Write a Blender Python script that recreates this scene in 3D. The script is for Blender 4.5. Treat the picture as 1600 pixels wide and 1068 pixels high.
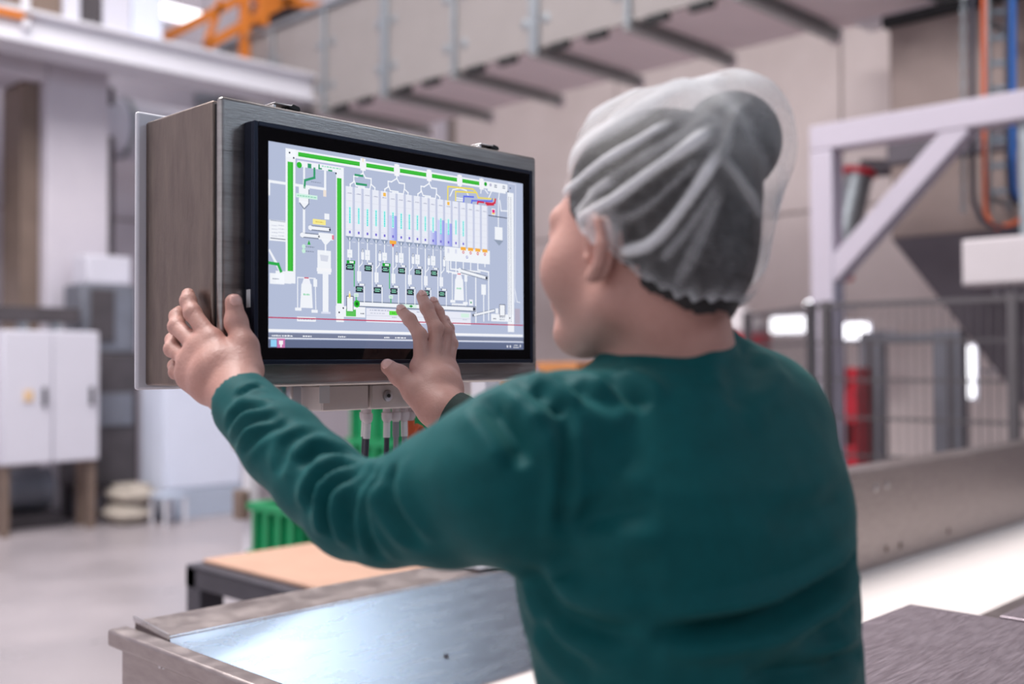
import bpy, bmesh, math, random
import numpy as np
from mathutils import Vector, Matrix, noise as mnoise
from mathutils.bvhtree import BVHTree

random.seed(7)
rng = np.random.default_rng(7)
scene = bpy.context.scene
for o in list(bpy.data.objects):
    bpy.data.objects.remove(o)
COL = scene.collection

# ------------------------------------------------------------------ camera
FPX = 1660.0
YAW, PITCH, ROLL = math.radians(45.6), math.radians(1.08), math.radians(-0.24)
CAMP = np.array([0.0, 0.0, 1.42])
_fw = np.array([math.sin(YAW)*math.cos(PITCH), math.cos(YAW)*math.cos(PITCH), math.sin(PITCH)])
_rt0 = np.array([math.cos(YAW), -math.sin(YAW), 0.0])
_up0 = np.cross(_rt0, _fw)
_rt = _rt0*math.cos(ROLL) + _up0*math.sin(ROLL)
_up = -_rt0*math.sin(ROLL) + _up0*math.cos(ROLL)
cam_data = bpy.data.cameras.new('camera')
cam_data.sensor_width = 36.0
cam_data.lens = FPX/1600*36.0
cam_data.clip_start = 0.05
cam_data.dof.use_dof = True
cam_data.dof.focus_distance = 1.50
cam_data.dof.aperture_fstop = 2.1
cam = bpy.data.objects.new('camera', cam_data)
COL.objects.link(cam)
M = Matrix(((_rt[0], _up[0], -_fw[0], CAMP[0]), (_rt[1], _up[1], -_fw[1], CAMP[1]),
            (_rt[2], _up[2], -_fw[2], CAMP[2]), (0, 0, 0, 1)))
cam.matrix_world = M
scene.camera = cam

# measuring helpers: where a sight line at (u, v) of the 1600 x 1068 frame meets a depth or a plane of the room
def ray(u, v):
    return _fw + (u-800)/FPX*_rt + (534-v)/FPX*_up
def C(u, v, d):
    return CAMP + d*ray(u, v)
def on(axis, val, u, v):
    r = ray(u, v)
    return CAMP + r*((val-CAMP[axis])/r[axis])

# ------------------------------------------------------------------ world, lights, exposure
world = bpy.data.worlds.new('world')
scene.world = world
world.use_nodes = True
bg = world.node_tree.nodes['Background']
bg.inputs[0].default_value = (0.80, 0.84, 0.95, 1)
bg.inputs[1].default_value = 0.5
scene.view_settings.view_transform = 'Standard'
scene.view_settings.look = 'None'
scene.view_settings.gamma = 1.0
scene.view_settings.use_curve_mapping = False
scene.view_settings.exposure = -1.75

def area(name, loc, size, power, color, direction):
    l = bpy.data.lights.new(name, 'AREA')
    l.shape = 'RECTANGLE'
    l.size, l.size_y = size
    l.energy = power
    l.color = color
    o = bpy.data.objects.new(name, l)
    COL.objects.link(o)
    o.location = loc
    o.rotation_euler = Vector(direction).to_track_quat('-Z', 'Y').to_euler()
    return o
SKYLIGHTS = [(2.0, 6.0), (6.0, 6.0), (0.4, 3.7), (6.0, 1.2), (-2.4, 6.0), (-2.4, 1.2), (9.0, 9.6), (2.0, 9.6)]
SKY_POWER = {0: 900, 1: 230, 2: 2100, 3: 200, 4: 900, 5: 40, 6: 170, 7: 480}
for i, (x, y) in enumerate(SKYLIGHTS):
    area('skylight_daylight', (x, y, 8.36), (2.2, 2.6), SKY_POWER[i], (1.0, 0.965, 0.95), (0, 0, -1))
WINDOWS_FRONT = [(-1.6, 2.6), (2.2, 2.6), (6.4, 2.6)]       # (x centre, width) on the wall behind the camera
for x, w in WINDOWS_FRONT:
    area('window_daylight', (x, -5.9, 6.0), (w, 2.8), 560 if x > 5 else 110, (0.66, 0.84, 1.0), (0, 1, 0))
area('added_wall_fill', (9.3, 3.0, 4.50), (0.3, 3.0), 95, (1.0, 0.94, 0.93), (0.25, 0, -1))  # added fill light, brightens the lower part of the right wall
WINDOWS_LEFT = [(-3.0, 2.6), (1.0, 2.6), (5.0, 2.6), (9.0, 2.6)]         # (y centre, width) on the wall to the left
for y, w in WINDOWS_LEFT:
    area('window_daylight', (-5.9, y, 3.6), (w, 5.2), 300 if y < 0 else 170, (0.90, 0.92, 1.0), (1, 0, 0))

# ------------------------------------------------------------------ helpers
def lin(c):
    r = []
    for x in c[:3]:
        x = x/255.0
        r.append(x/12.92 if x <= 0.04045 else ((x+0.055)/1.055)**2.4)
    return r
def rgba(c):
    return tuple(lin(c)) + (1.0,)
MATS = {}
def mat(name, c, rough=0.5, metal=0.0, var=0.0, scale=6.0, bump=0.0, bscale=40.0, stretch=(1, 1, 1), c2=None, spec=0.5, emit=0.0, coat=0.0, trans=0.0, rvar=0.0):
    if name in MATS:
        return MATS[name]
    m = bpy.data.materials.new(name)
    m.use_nodes = True
    nt = m.node_tree
    b = nt.nodes['Principled BSDF']
    b.inputs['Roughness'].default_value = rough
    b.inputs['Metallic'].default_value = metal
    b.inputs['Specular IOR Level'].default_value = spec
    if coat:
        b.inputs['Coat Weight'].default_value = coat
        b.inputs['Coat Roughness'].default_value = 0.05
    b.inputs['Base Color'].default_value = rgba(c)
    if emit:
        b.inputs['Emission Color'].default_value = rgba(c)
        b.inputs['Emission Strength'].default_value = emit
    if trans:
        b.inputs['Transmission Weight'].default_value = trans
    if var or bump or c2 or rvar:
        tc = nt.nodes.new('ShaderNodeTexCoord')
        mp = nt.nodes.new('ShaderNodeMapping')
        mp.inputs['Scale'].default_value = stretch
        nt.links.new(tc.outputs['Object'], mp.inputs[0])
        n = nt.nodes.new('ShaderNodeTexNoise')
        n.inputs['Scale'].default_value = scale
        n.inputs['Detail'].default_value = 6
        n.inputs['Roughness'].default_value = 0.6
        nt.links.new(mp.outputs[0], n.inputs['Vector'])
        if var or c2:
            cr = nt.nodes.new('ShaderNodeValToRGB')
            l = lin(c)
            if c2:
                a, e = lin(c), lin(c2)
            else:
                a = [x*(1-var) for x in l]
                e = [min(1, x*(1+var)) for x in l]
            cr.color_ramp.elements[0].position = 0.32
            cr.color_ramp.elements[1].position = 0.68
            cr.color_ramp.elements[0].color = (*a, 1)
            cr.color_ramp.elements[1].color = (*e, 1)
            nt.links.new(n.outputs[0], cr.inputs[0])
            nt.links.new(cr.outputs[0], b.inputs['Base Color'])
        if rvar:
            mr = nt.nodes.new('ShaderNodeMapRange')
            mr.inputs['From Min'].default_value = 0.3
            mr.inputs['From Max'].default_value = 0.7
            mr.inputs['To Min'].default_value = max(0.02, rough-rvar)
            mr.inputs['To Max'].default_value = min(1, rough+rvar)
            nt.links.new(n.outputs[0], mr.inputs[0])
            nt.links.new(mr.outputs[0], b.inputs['Roughness'])
        if bump:
            n2 = nt.nodes.new('ShaderNodeTexNoise')
            n2.inputs['Scale'].default_value = bscale
            n2.inputs['Detail'].default_value = 4
            nt.links.new(mp.outputs[0], n2.inputs['Vector'])
            bp = nt.nodes.new('ShaderNodeBump')
            bp.inputs['Strength'].default_value = bump
            bp.inputs['Distance'].default_value = 0.01
            nt.links.new(n2.outputs[0], bp.inputs['Height'])
            nt.links.new(bp.outputs[0], b.inputs['Normal'])
    MATS[name] = m
    return m

class MB:
    """collects shapes into one mesh"""
    def __init__(s):
        s.v, s.f = [], []
    def add(s, vs, fs):
        n = len(s.v)
        s.v += [tuple(float(q) for q in p) for p in vs]
        s.f += [tuple(i+n for i in f) for f in fs]
        return s
    def box(s, a, b):
        x0, y0, z0 = [min(p, q) for p, q in zip(a, b)]
        x1, y1, z1 = [max(p, q) for p, q in zip(a, b)]
        return s.add([(x0,y0,z0),(x1,y0,z0),(x1,y1,z0),(x0,y1,z0),(x0,y0,z1),(x1,y0,z1),(x1,y1,z1),(x0,y1,z1)],
                     [(0,3,2,1),(4,5,6,7),(0,1,5,4),(1,2,6,5),(2,3,7,6),(3,0,4,7)])
    def prism(s, poly, vec):
        """poly: list of 3D points in a plane; vec: extrusion"""
        n = len(poly)
        p = [np.array(q, float) for q in poly]
        w = [q+np.array(vec, float) for q in p]
        nn = np.cross(p[1]-p[0], p[2]-p[1])
        fs = [tuple(range(n))[::-1], tuple(range(n, 2*n))]
        fs += [(i, (i+1) % n, n+(i+1) % n, n+i) for i in range(n)]
        if np.dot(nn, np.array(vec, float)) < 0:
            fs = [f[::-1] for f in fs]
        return s.add(p+w, fs)
    def tube(s, path, r, n=10, caps=True):
        P = [Vector(p) for p in path]
        R = r if isinstance(r, (list, tuple)) else [r]*len(P)
        vs, fs = [], []
        prev = None
        for i, p in enumerate(P):
            t = (P[min(i+1, len(P)-1)]-P[max(i-1, 0)]).normalized()
            if prev is None:
                u = t.orthogonal().normalized()
            else:
                u = (prev-t*prev.dot(t)).normalized()
            prev = u
            w = t.cross(u)
            for k in range(n):
                a = 2*math.pi*k/n
                vs.append(p+(u*math.cos(a)+w*math.sin(a))*R[i])
        for i in range(len(P)-1):
            for k in range(n):
                fs.append((i*n+k, i*n+(k+1) % n, (i+1)*n+(k+1) % n, (i+1)*n+k))
        if caps:
            fs.append(tuple(range(n))[::-1])
            fs.append(tuple(range((len(P)-1)*n, len(P)*n)))
        return s.add(vs, fs)
    def bar(s, a, b, w, h, up=(0, 0, 1)):
        """rectangular bar from a to b"""
        a, b = Vector(a), Vector(b)
        t = (b-a).normalized()
        sd = t.cross(Vector(up)).normalized()*(w/2)
        uu = sd.cross(t).normalized()*(h/2)
        vs = [a-sd-uu, a+sd-uu, a+sd+uu, a-sd+uu, b-sd-uu, b+sd-uu, b+sd+uu, b-sd+uu]
        return s.add(vs, [(3,2,1,0),(4,5,6,7),(0,1,5,4),(1,2,6,5),(2,3,7,6),(3,0,4,7)])
    def lathe(s, c, prof, n=20, axis=(0, 0, 1)):
        """prof: (radius, height along axis)"""
        q = Vector((0, 0, 1)).rotation_difference(Vector(axis))
        vs, fs = [], []
        for r, h in prof:
            for k in range(n):
                a = 2*math.pi*k/n
                vs.append(Vector(c)+q @ Vector((r*math.cos(a), r*math.sin(a), h)))
        for i in range(len(prof)-1):
            for k in range(n):
                fs.append((i*n+k, i*n+(k+1) % n, (i+1)*n+(k+1) % n, (i+1)*n+k))
        fs.append(tuple(range(n))[::-1])
        fs.append(tuple(range((len(prof)-1)*n, len(prof)*n)))
        return s.add(vs, fs)
    def build(s, name, m, parent=None, bevel=0.0, smooth=False, seg=2):
        me = bpy.data.meshes.new(name)
        o = bpy.data.objects.new(name, me)
        org = Vector((0, 0, 0))
        if s.v:
            A = np.array(s.v)
            org = Vector(((A[:, 0].min()+A[:, 0].max())/2, (A[:, 1].min()+A[:, 1].max())/2, A[:, 2].min()))
        me.from_pydata([Vector(p)-org for p in s.v], [], s.f)
        me.update()
        if m is not None:
            me.materials.append(m if not isinstance(m, str) else MATS[m])
        COL.objects.link(o)
        if parent is not None:
            o.parent = parent
            o.location = org-Vector(parent['_org'] if '_org' in parent else parent.location)
        else:
            o.location = org
        o['_org'] = list(org)
        if bevel:
            md = o.modifiers.new('bevel', 'BEVEL')
            md.width = bevel
            md.segments = seg
            md.limit_method = 'ANGLE'
            md.angle_limit = math.radians(40)
            smooth = True
        if smooth:
            for p in me.polygons:
                p.use_smooth = True
            if bevel or smooth == 'auto':
                try:
                    me.set_sharp_from_angle(angle=math.radians(45))
                except Exception:
                    pass
        return o
def tag(o, label=None, cat=None, group=None, kind=None):
    if label: o['label'] = label
    if cat: o['category'] = cat
    if group: o['group'] = group
    if kind: o['kind'] = kind
    return o
def thing(name, loc, label, cat, group=None, kind=None):
    o = bpy.data.objects.new(name, None)
    o.empty_display_size = 0.1
    COL.objects.link(o)
    o.location = loc
    o['_org'] = [float(q) for q in loc]
    return tag(o, label, cat, group, kind)
def box(a, b): return MB().box(a, b)
def copy_tree(root, offset, label=None):
    c = root.copy()
    COL.objects.link(c)
    c.location = Vector(root.location)+Vector(offset)
    if label: c['label'] = label
    for ch in root.children:
        d = ch.copy(); COL.objects.link(d); d.parent = c
        for g in ch.children:
            e = g.copy(); COL.objects.link(e); e.parent = d
    return c
def bez(pts, n=8):
    """smooth path through points (Catmull-Rom)"""
    P = [np.array(p, float) for p in pts]
    P = [2*P[0]-P[1]]+P+[2*P[-1]-P[-2]]
    out = []
    for i in range(1, len(P)-2):
        for k in range(n):
            t = k/n
            a, b, c, d = P[i-1], P[i], P[i+1], P[i+2]
            out.append(0.5*((2*b)+(-a+c)*t+(2*a-5*b+4*c-d)*t*t+(-a+3*b-3*c+d)*t**3))
    out.append(P[-2])
    return out
# ------------------------------------------------------------------ materials of the place
mat('floor_concrete', (150, 143, 147), rough=0.34, c2=(172, 163, 167), scale=0.9, bump=0.05, bscale=30, rvar=0.12)
mat('wall_concrete', (206, 192, 190), rough=0.8, c2=(222, 209, 208), scale=0.7, bump=0.1, bscale=25)
mat('wall_concrete_cool', (196, 190, 202), rough=0.8, c2=(214, 207, 216), scale=0.8, bump=0.1, bscale=25)
mat('joint_dark', (150, 138, 134), rough=0.9, var=0.1)
mat('ceiling_white', (150, 150, 156), rough=0.8, var=0.04)
mat('gallery_panel', (150, 143, 142), rough=0.6, var=0.05, scale=2)
mat('gallery_soffit', (240, 226, 230), rough=0.55, var=0.05, scale=1.5)
mat('gallery_beam', (172, 174, 174), rough=0.5, var=0.05, scale=6)
mat('galvanised', (158, 164, 170), rough=0.42, metal=0.7, var=0.12, scale=14)
mat('dark_steel', (72, 70, 78), rough=0.5, metal=0.4, var=0.15, scale=8)
mat('black_rubber', (22, 22, 26), rough=0.6, var=0.2, scale=20)
mat('white_paint', (224, 222, 230), rough=0.4, var=0.02, scale=3)
mat('white_plastic', (212, 204, 208), rough=0.45, var=0.02, scale=8)
mat('cabinet_white', (214, 212, 224), rough=0.42, var=0.02, scale=3)
mat('cabinet_pale', (226, 232, 250), rough=0.4, var=0.02, scale=3)
mat('plinth_blue', (178, 188, 206), rough=0.5, var=0.04, scale=5)
mat('machine_grey', (122, 124, 134), rough=0.5, metal=0.3, var=0.12, scale=5)
mat('machine_dark', (74, 68, 72), rough=0.6, var=0.2, scale=5)
mat('brown_steel', (120, 102, 92), rough=0.6, var=0.12, scale=4)
mat('orange_paint', (224, 128, 40), rough=0.45, var=0.06, scale=6)
mat('cardboard', (188, 150, 130), rough=0.8, var=0.05, scale=5, bump=0.05)
mat('carton_brown', (196, 128, 76), rough=0.8, var=0.06, scale=5, bump=0.05)
mat('green_plastic', (12, 138, 84), rough=0.45, var=0.08, scale=6)
mat('red_plastic', (206, 28, 52), rough=0.4, var=0.08, scale=6)
mat('blue_plastic', (40, 116, 190), rough=0.4, var=0.06, scale=9)
mat('orange_cable', (226, 104, 56), rough=0.5, var=0.06, scale=9)
mat('grey_cable', (150, 146, 154), rough=0.5, var=0.06, scale=9)
mat('dark_cable', (58, 58, 72), rough=0.5, var=0.08, scale=9)
mat('blue_cable', (44, 104, 184), rough=0.45, var=0.06, scale=9)
mat('hopper_steel', (140, 124, 120), rough=0.45, metal=0.35, var=0.08, scale=3)
mat('hopper_cone', (98, 92, 100), rough=0.5, metal=0.35, var=0.08, scale=3)
mat('fence_wire', (96, 92, 96), rough=0.5, metal=0.3, var=0.08, scale=9)
mat('sack_beige', (176, 166, 156), rough=0.9, var=0.1, scale=9, bump=0.3, bscale=18)
mat('gantry_paint', (198, 190, 204), rough=0.45, var=0.02, scale=3)
mat('label_pale', (226, 192, 150), rough=0.5, var=0.03, scale=20)
mat('lamp_tube', (250, 250, 255), rough=0.4, emit=9.0)
mat('window_pane', (226, 236, 255), rough=0.2, emit=1.0)

# ------------------------------------------------------------------ room shell
tag(box((-6.2, -6.2, -0.2), (10.9, 12.0, 0)).build('floor', 'floor_concrete'), 'smooth light grey concrete hall floor', 'floor', kind='structure')
tag(box((-6.2, -6.2, 8.5), (10.9, 12.0, 8.7)).build('ceiling', 'ceiling_white'), 'high pale ceiling of the hall', 'ceiling', kind='structure')
def wall(name, axis, pos, lo, hi, m, label, cuts, rows, outward):
    w = thing(name, (0, 0, 0), label, 'wall', kind='structure')
    a, b = [0, 0, 0], [0, 0, 0]
    o = 1-axis
    a[axis], b[axis] = pos, pos+0.2*outward
    a[o], b[o] = lo, hi
    a[2], b[2] = 0, 8.5
    box(a, b).build('backing', 'joint_dark', w)
    for i in range(len(cuts)-1):
        for j in range(len(rows)-1):
            a[axis], b[axis] = pos, pos-0.03*outward
            a[o], b[o] = cuts[i]+0.012, cuts[i+1]-0.012
            a[2], b[2] = rows[j]+0.012, rows[j+1]-0.012
            box(a, b).build('panel', m, w, bevel=0.008)
    return w
ROWS = [0, 3.04, 5.9, 8.49]
wall('wall_back', 1, 11.5, -6.2, 10.7, 'wall_concrete_cool', 'pale concrete panel wall behind the left of the hall', [-6.1, -2, 2.5, 6.5, 10.4], ROWS, 1)
wall('wall_right', 0, 10.5, -6.2, 11.5, 'wall_concrete', 'pinkish grey concrete panel wall behind the worker', [-6.1, -2.5, 1.5, 5.35, 8.4, 11.4], ROWS, 1)

def windowed_wall(name, axis, pos, lo, hi, wins, outward, label, m, wz):
    w = thing(name, (0, 0, 0), label, 'wall', kind='structure')
    o = 1-axis
    def seg(l, h, z0, z1):
        a, b = [0, 0, 0], [0, 0, 0]
        a[axis], b[axis] = pos, pos+0.2*outward
        a[o], b[o] = l, h
        a[2], b[2] = z0, z1
        box(a, b).build('panel', m, w)
    e = [lo]
    for c, wd in wins:
        e += [c-wd/2, c+wd/2]
    e.append(hi)
    for i in range(0, len(e), 2):
        seg(e[i], e[i+1], 0, 8.5)
    for c, wd in wins:
        seg(c-wd/2, c+wd/2, 0, wz[0])
        seg(c-wd/2, c+wd/2, wz[1], 8.5)
    return w
windowed_wall('wall_front', 1, -6.0, -6.2, 10.7, WINDOWS_FRONT, -1, 'concrete wall with tall windows behind the camera', 'machine_dark', (4.6, 7.4))
windowed_wall('wall_left', 0, -6.0, -6.2, 11.5, WINDOWS_LEFT, -1, 'concrete wall with tall windows on the left', 'brown_steel', (1.0, 6.2))
k = 0
for axis, wins, pos in ((1, WINDOWS_FRONT, -6.0), (0, WINDOWS_LEFT, -6.0)):
    for c, wd in wins:
        k += 1
        z0_, z1_ = (4.6, 7.4) if axis == 1 else (z0_, z1_)
        side = 'front' if axis == 1 else 'left'
        w = thing('window_%d' % k, (c, pos, z0_) if axis == 1 else (pos, c, z0_), 'tall daylight window, %s one along the %s wall' % (('first', 'second', 'third', 'fourth')[(k if axis == 1 else k-3)-1], side), 'window', kind='structure')
        def bx(l, h, z0, z1, d0, d1):
            return box((l, pos+d0, z0), (h, pos+d1, z1)) if axis == 1 else box((pos+d0, l, z0), (pos+d1, h, z1))
        bx(c-wd/2, c+wd/2, z0_, z1_, -0.12, -0.10).build('pane', 'window_pane', w)
        fr = MB()
        for l, h, z0, z1 in ((c-wd/2, c-wd/2+.06, z0_, z1_), (c+wd/2-.06, c+wd/2, z0_, z1_), (c-wd/2, c+wd/2, z0_, z0_+.06), (c-wd/2, c+wd/2, z1_-.06, z1_)):
            q = bx(l, h, z0, z1, 0.11, 0.17)
            fr.add(q.v, q.f)
        fr.build('window_frame', 'dark_steel', w)
        for q in (-1, 1):
            bx(c+q*wd/6-.03, c+q*wd/6+.03, z0_+.06, z1_-.06, 0.11, 0.17).build('mullion', 'dark_steel', w)
for i, (x, y) in enumerate(SKYLIGHTS):
    s = thing('trim_%d' % (i+1), (x, y, 8.36), 'aluminium rim of the %s ceiling skylight' % ('front middle', 'right middle', 'left of centre', 'right near', 'far left middle', 'far left near', 'right back corner', 'back middle')[i], 'skylight', kind='structure')
    f = MB()
    for a, b in (((-1.18, -1.38), (1.18, -1.31)), ((-1.18, 1.31), (1.18, 1.38)), ((-1.18, -1.31), (-1.11, 1.31)), ((1.11, -1.31), (1.18, 1.31))):
        f.box((x+a[0], y+a[1], 8.34), (x+b[0], y+b[1], 8.5))
    f.build('rim', 'galvanised', s)

# concrete pillar, lintel and opening on the left of the back wall
tag(box((4.01, 9.95, 0), (4.60, 10.6, 4.44)).build('concrete_pillar', 'wall_concrete_cool', bevel=0.02), 'wide pale concrete pillar behind the left electrical cabinet', 'pillar', kind='structure')
tag(box((0.5, 9.95, 4.06), (4.009, 10.6, 4.44)).build('concrete_lintel', 'wall_concrete_cool', bevel=0.02), 'concrete lintel over the opening at the upper left', 'lintel', kind='structure')
tag(box((3.84, 10.12, 0), (4.008, 10.6, 4.055)).build('trim_20', 'brown_steel', bevel=0.01), 'jamb of the opening beside the pillar, its shade painted brown', 'jamb', kind='structure')  # side of the opening in shadow; the brown carries that shade
d = thing('door_1', (2.6, 10.9, 0), 'pale grey blue sectional door filling the opening', 'door', kind='structure')
for j in range(7):
    box((0.6, 10.9, j*0.585), (3.839, 10.96, j*0.585+0.575)).build('section', 'machine_grey' if j in (4, 5) else 'cabinet_white', d, bevel=0.008)

# white steel beam across the upper left, with bay above it
b = thing('steel_beam', (2, 9.4, 4.18), 'long white steel beam crossing the upper left corner', 'beam', kind='structure')
box((0.5, 9.34, 4.20), (6.6, 9.62, 4.42)).build('web', 'white_paint', b)
box((0.5, 9.26, 4.42), (6.6, 9.70, 4.46)).build('flange', 'white_paint', b, bevel=0.008)
box((0.5, 9.26, 4.16), (6.6, 9.70, 4.20)).build('flange', 'white_paint', b, bevel=0.008)
u = thing('machine_housing', (3.6, 10.0, 4.46), 'pale machine housing standing on the white beam', 'machine')
for i, (x0, x1, m) in enumerate(((2.9, 3.25, 'cabinet_white'), (3.26, 3.44, 'machine_dark'), (3.45, 3.95, 'brown_steel'), (3.96, 4.12, 'cabinet_white'), (4.13, 4.32, 'machine_dark'), (4.33, 4.6, 'cabinet_white'), (4.61, 4.92, 'cabinet_pale'))):
    box((x0, 9.5, 4.461), (x1, 10.1, 6.0)).build('panel', m, u, bevel=0.01)
l = thing('round_duct', (5.2, 10.2, 3.7), 'light grey round ventilation duct under the white beam', 'duct')
MB().tube([(4.65, 10.4, 3.82), (5.6, 10.4, 3.82), (6.6, 10.4, 3.82)], 0.3, 24).build('pipe', 'cabinet_white', l, smooth='auto')
for x in (4.9, 5.9):
    MB().tube([(x, 10.4, 3.82), (x+.05, 10.4, 3.82)], 0.32, 24).build('collar', 'galvanised', l, smooth='auto')
tag(MB().tube([(4.70, 10.2, 0.0), (4.70, 10.2, 4.15)], 0.06, 14).build('down_pipe', 'machine_dark', smooth='auto'), 'dark vertical pipe at the edge of the pillar', 'pipe')
lamp = thing('hall_lamp', (5.3, 10.8, 4.9), 'bright white lamp beside the orange stair railing', 'lamp')
p = on(1, 10.8, 275, 20)
box((p[0]-.30, 10.74, p[2]-.07), (p[0]+.30, 10.86, p[2]+.07)).build('tube', 'lamp_tube', lamp, bevel=0.03)
box((p[0]-.33, 10.86, p[2]-.09), (p[0]+.33, 10.9, p[2]+.09)).build('housing', 'white_paint', lamp)
box((p[0]-.03, 10.9, p[2]-.03), (p[0]+.03, 11.465, p[2]+.03)).build('bracket', 'galvanised', lamp)

# orange railings
r = thing('stair_railing', (6.0, 10.7, 4.4), 'orange stair railing with sloping rails at the top', 'railing')
def P1(u, v, y=10.6): return on(1, y, u, v)
for a, c in (((255, 60), (400, -15)), ((322, 72), (470, -12)), ((395, -6), (545, 18))):
    MB().bar(P1(*a), P1(*c), 0.08, 0.10).build('rail', 'orange_paint', r, bevel=0.01)
MB().bar(P1(382, 100), P1(382, -20), 0.10, 0.10, up=(0, 1, 0)).build('post', 'orange_paint', r, bevel=0.01)
MB().bar(P1(322, 72), P1(345, 0), 0.07, 0.08, up=(0, 1, 0)).build('post', 'orange_paint', r, bevel=0.01)
MB().bar(P1(408, 40), P1(412, -20), 0.14, 0.10, up=(0, 1, 0)).build('post', 'orange_paint', r, bevel=0.01)
box((6.3, 10.56, 4.47), (7.4, 11.4, 4.6)).build('landing', 'galvanised', r)
r2 = thing('guard_rail', (3.0, 9.3, 4.46), 'short orange guard rail at the upper left corner', 'railing')
MB().bar(on(1, 9.3, -60, 2), on(1, 9.3, 46, 26), 0.06, 0.08).build('rail', 'orange_paint', r2, bevel=0.01)
MB().bar(on(1, 9.3, 40, 45), on(1, 9.3, 40, -20), 0.06, 0.06, up=(0, 1, 0)).build('post', 'white_paint', r2, bevel=0.01)
MB().bar(on(1, 9.3, -40, 20), on(1, 9.3, -40, -20), 0.06, 0.06, up=(0, 1, 0)).build('post', 'white_paint', r2, bevel=0.01)
box((6.85, 10.72, 4.601), (7.38, 11.3, 5.7)).build('drive_unit', 'machine_dark', bevel=0.03)
tag(bpy.data.objects['drive_unit'], 'dark drive unit behind the orange stair railing', 'machine')
MB().box((6.9, 10.70, 5.0), (7.12, 10.719, 5.4)).build('cover_plate', 'machine_grey', bpy.data.objects['drive_unit'])
MB().lathe((7.25, 10.719, 5.25), [(0.1, 0), (0.1, 0.06), (0.04, 0.09)], 16, (0, -1, 0)).build('fan_cap', 'galvanised', bpy.data.objects['drive_unit'], smooth='auto')

# overhead gallery: panelled face, dark slots along its lower edge, soffit with cross beams
g = thing('overhead_gallery', (7.1, 6.5, 4.0), 'grey panelled overhead gallery crossing the top of the picture', 'gallery', kind='structure')
GX0, GX1, GZ0, GZ1 = 6.5, 7.85, 4.0, 5.10
ys = [1.1+k for k in range(11)]
for i in range(len(ys)-1):
    box((GX0+.03, ys[i]+.012, GZ0+.06), (GX0+.06, ys[i+1]-.012, GZ1)).build('face_panel', 'gallery_panel', g, bevel=0.006)
    box((GX0+.08, ys[i]+.06, GZ0+.09), (GX1, ys[i+1]-.06, GZ0+.12)).build('soffit_panel', 'gallery_soffit', g, bevel=0.005)
    for q in (0.22, 0.62):
        box((GX0-.01, ys[i]+q, GZ0+.0), (GX0+.05, ys[i]+q+.20, GZ0+.055)).build('edge_slot', 'black_rubber', g)
    for q, zz in ((0.12, .75), (0.88, .75), (0.12, .3), (0.88, .3)):
        MB().lathe((GX0+.03, ys[i]+q, GZ0+zz), [(0.045, 0), (0.045, 0.008), (0.03, 0.014)], 12, (-1, 0, 0)).build('disc', 'galvanised', g, smooth='auto')
for i, y in enumerate(ys):
    big = i % 2 == 1
    box((GX0-.01, y-.05 if big else y-.025, GZ0+.02), (GX0+.029, y+.05 if big else y+.025, GZ1+.02)).build('stile', 'galvanised', g, bevel=0.005)
    m = MB()
    m.box((GX0, y-.04, GZ0-.0), (GX1+.1, y+.04, GZ0+.015))
    m.box((GX0, y-.012, GZ0+.015), (GX1+.1, y+.012, GZ0+.07))
    m.box((GX0, y-.05, GZ0+.07), (GX1+.1, y+.05, GZ0+.089))
    m.build('cross_beam', 'gallery_beam', g)
    box((GX1+.1, y-.05, GZ0-.02), (GX1+.13, y+.05, GZ0+.1)).build('beam_cap', 'gallery_soffit', g)
box((GX0+.065, 1.0, GZ0+.125), (GX1, 11.2, GZ0+.22)).build('deck', 'gallery_panel', g)
box((GX0-.02, 1.0, GZ1), (GX0+.1, 11.2, GZ1+.06)).build('top_rail', 'galvanised', g, bevel=0.01)
t = thing('added_fill_fixture', (9.3, 3.0, 4.5), 'added long fill light under the pale overhead platform', 'lamp')  # made-up fixture to house the added wall fill
box((9.13, 1.45, 4.505), (9.47, 4.55, 4.58)).build('housing', 'white_paint', t, bevel=0.01)
box((9.28, 1.6, 4.58), (9.32, 4.4, 4.599)).build('mount', 'galvanised', t)
s = thing('overhead_platform', (8.8, 3, 4.6), 'pale overhead platform slab beyond the gallery at upper right', 'platform', kind='structure')
box((8.05, 1.0, 4.6), (9.5, 4.92, 4.8)).build('slab', 'gallery_soffit', s, bevel=0.01)
box((8.05, 4.925, 4.55), (9.5, 4.99, 4.85)).build('edge_beam', 'white_paint', s, bevel=0.01)

# ------------------------------------------------------------------ things along the back on the left
def cabinet(name, x0, x1, y0, y1, z0, z1, ndoor, m, label, legs=0.0, plinth=0.0):
    t = thing(name, ((x0+x1)/2, (y0+y1)/2, z0-legs), label, 'cabinet')
    box((x0, y0+.03, z0), (x1, y1, z1)).build('body', m, t, bevel=0.01)
    w = (x1-x0)/ndoor
    for i in range(ndoor):
        dd = box((x0+i*w+.006, y0, z0+plinth+.01), (x0+(i+1)*w-.006, y0+.028, z1-.01)).build('door', m, t, bevel=0.006)
        box((x0+(i+1)*w-.09, y0-.03, (z0+z1)/2-.08), (x0+(i+1)*w-.06, y0, (z0+z1)/2+.08)).build('handle', 'dark_steel', dd, bevel=0.005)
    if plinth:
        box((x0-.005, y0-.01, z0), (x1+.005, y0+.03, z0+plinth)).build('plinth', 'plinth_blue', t, bevel=0.005)
    if legs:
        for x in (x0+.04, x1-.04):
            for y in (y0+.08, y1-.06):
                box((x-.03, y-.03, z0-legs), (x+.03, y+.03, z0)).build('leg', 'brown_steel', t)
    return t
c1 = cabinet('electrical_cabinet', 3.28, 4.08, 9.0, 9.35, 0.59, 1.70, 2, 'cabinet_white', 'white two door electrical cabinet on legs at far left', legs=0.59)
q = on(1, 8.998, 44, 618)
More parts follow.
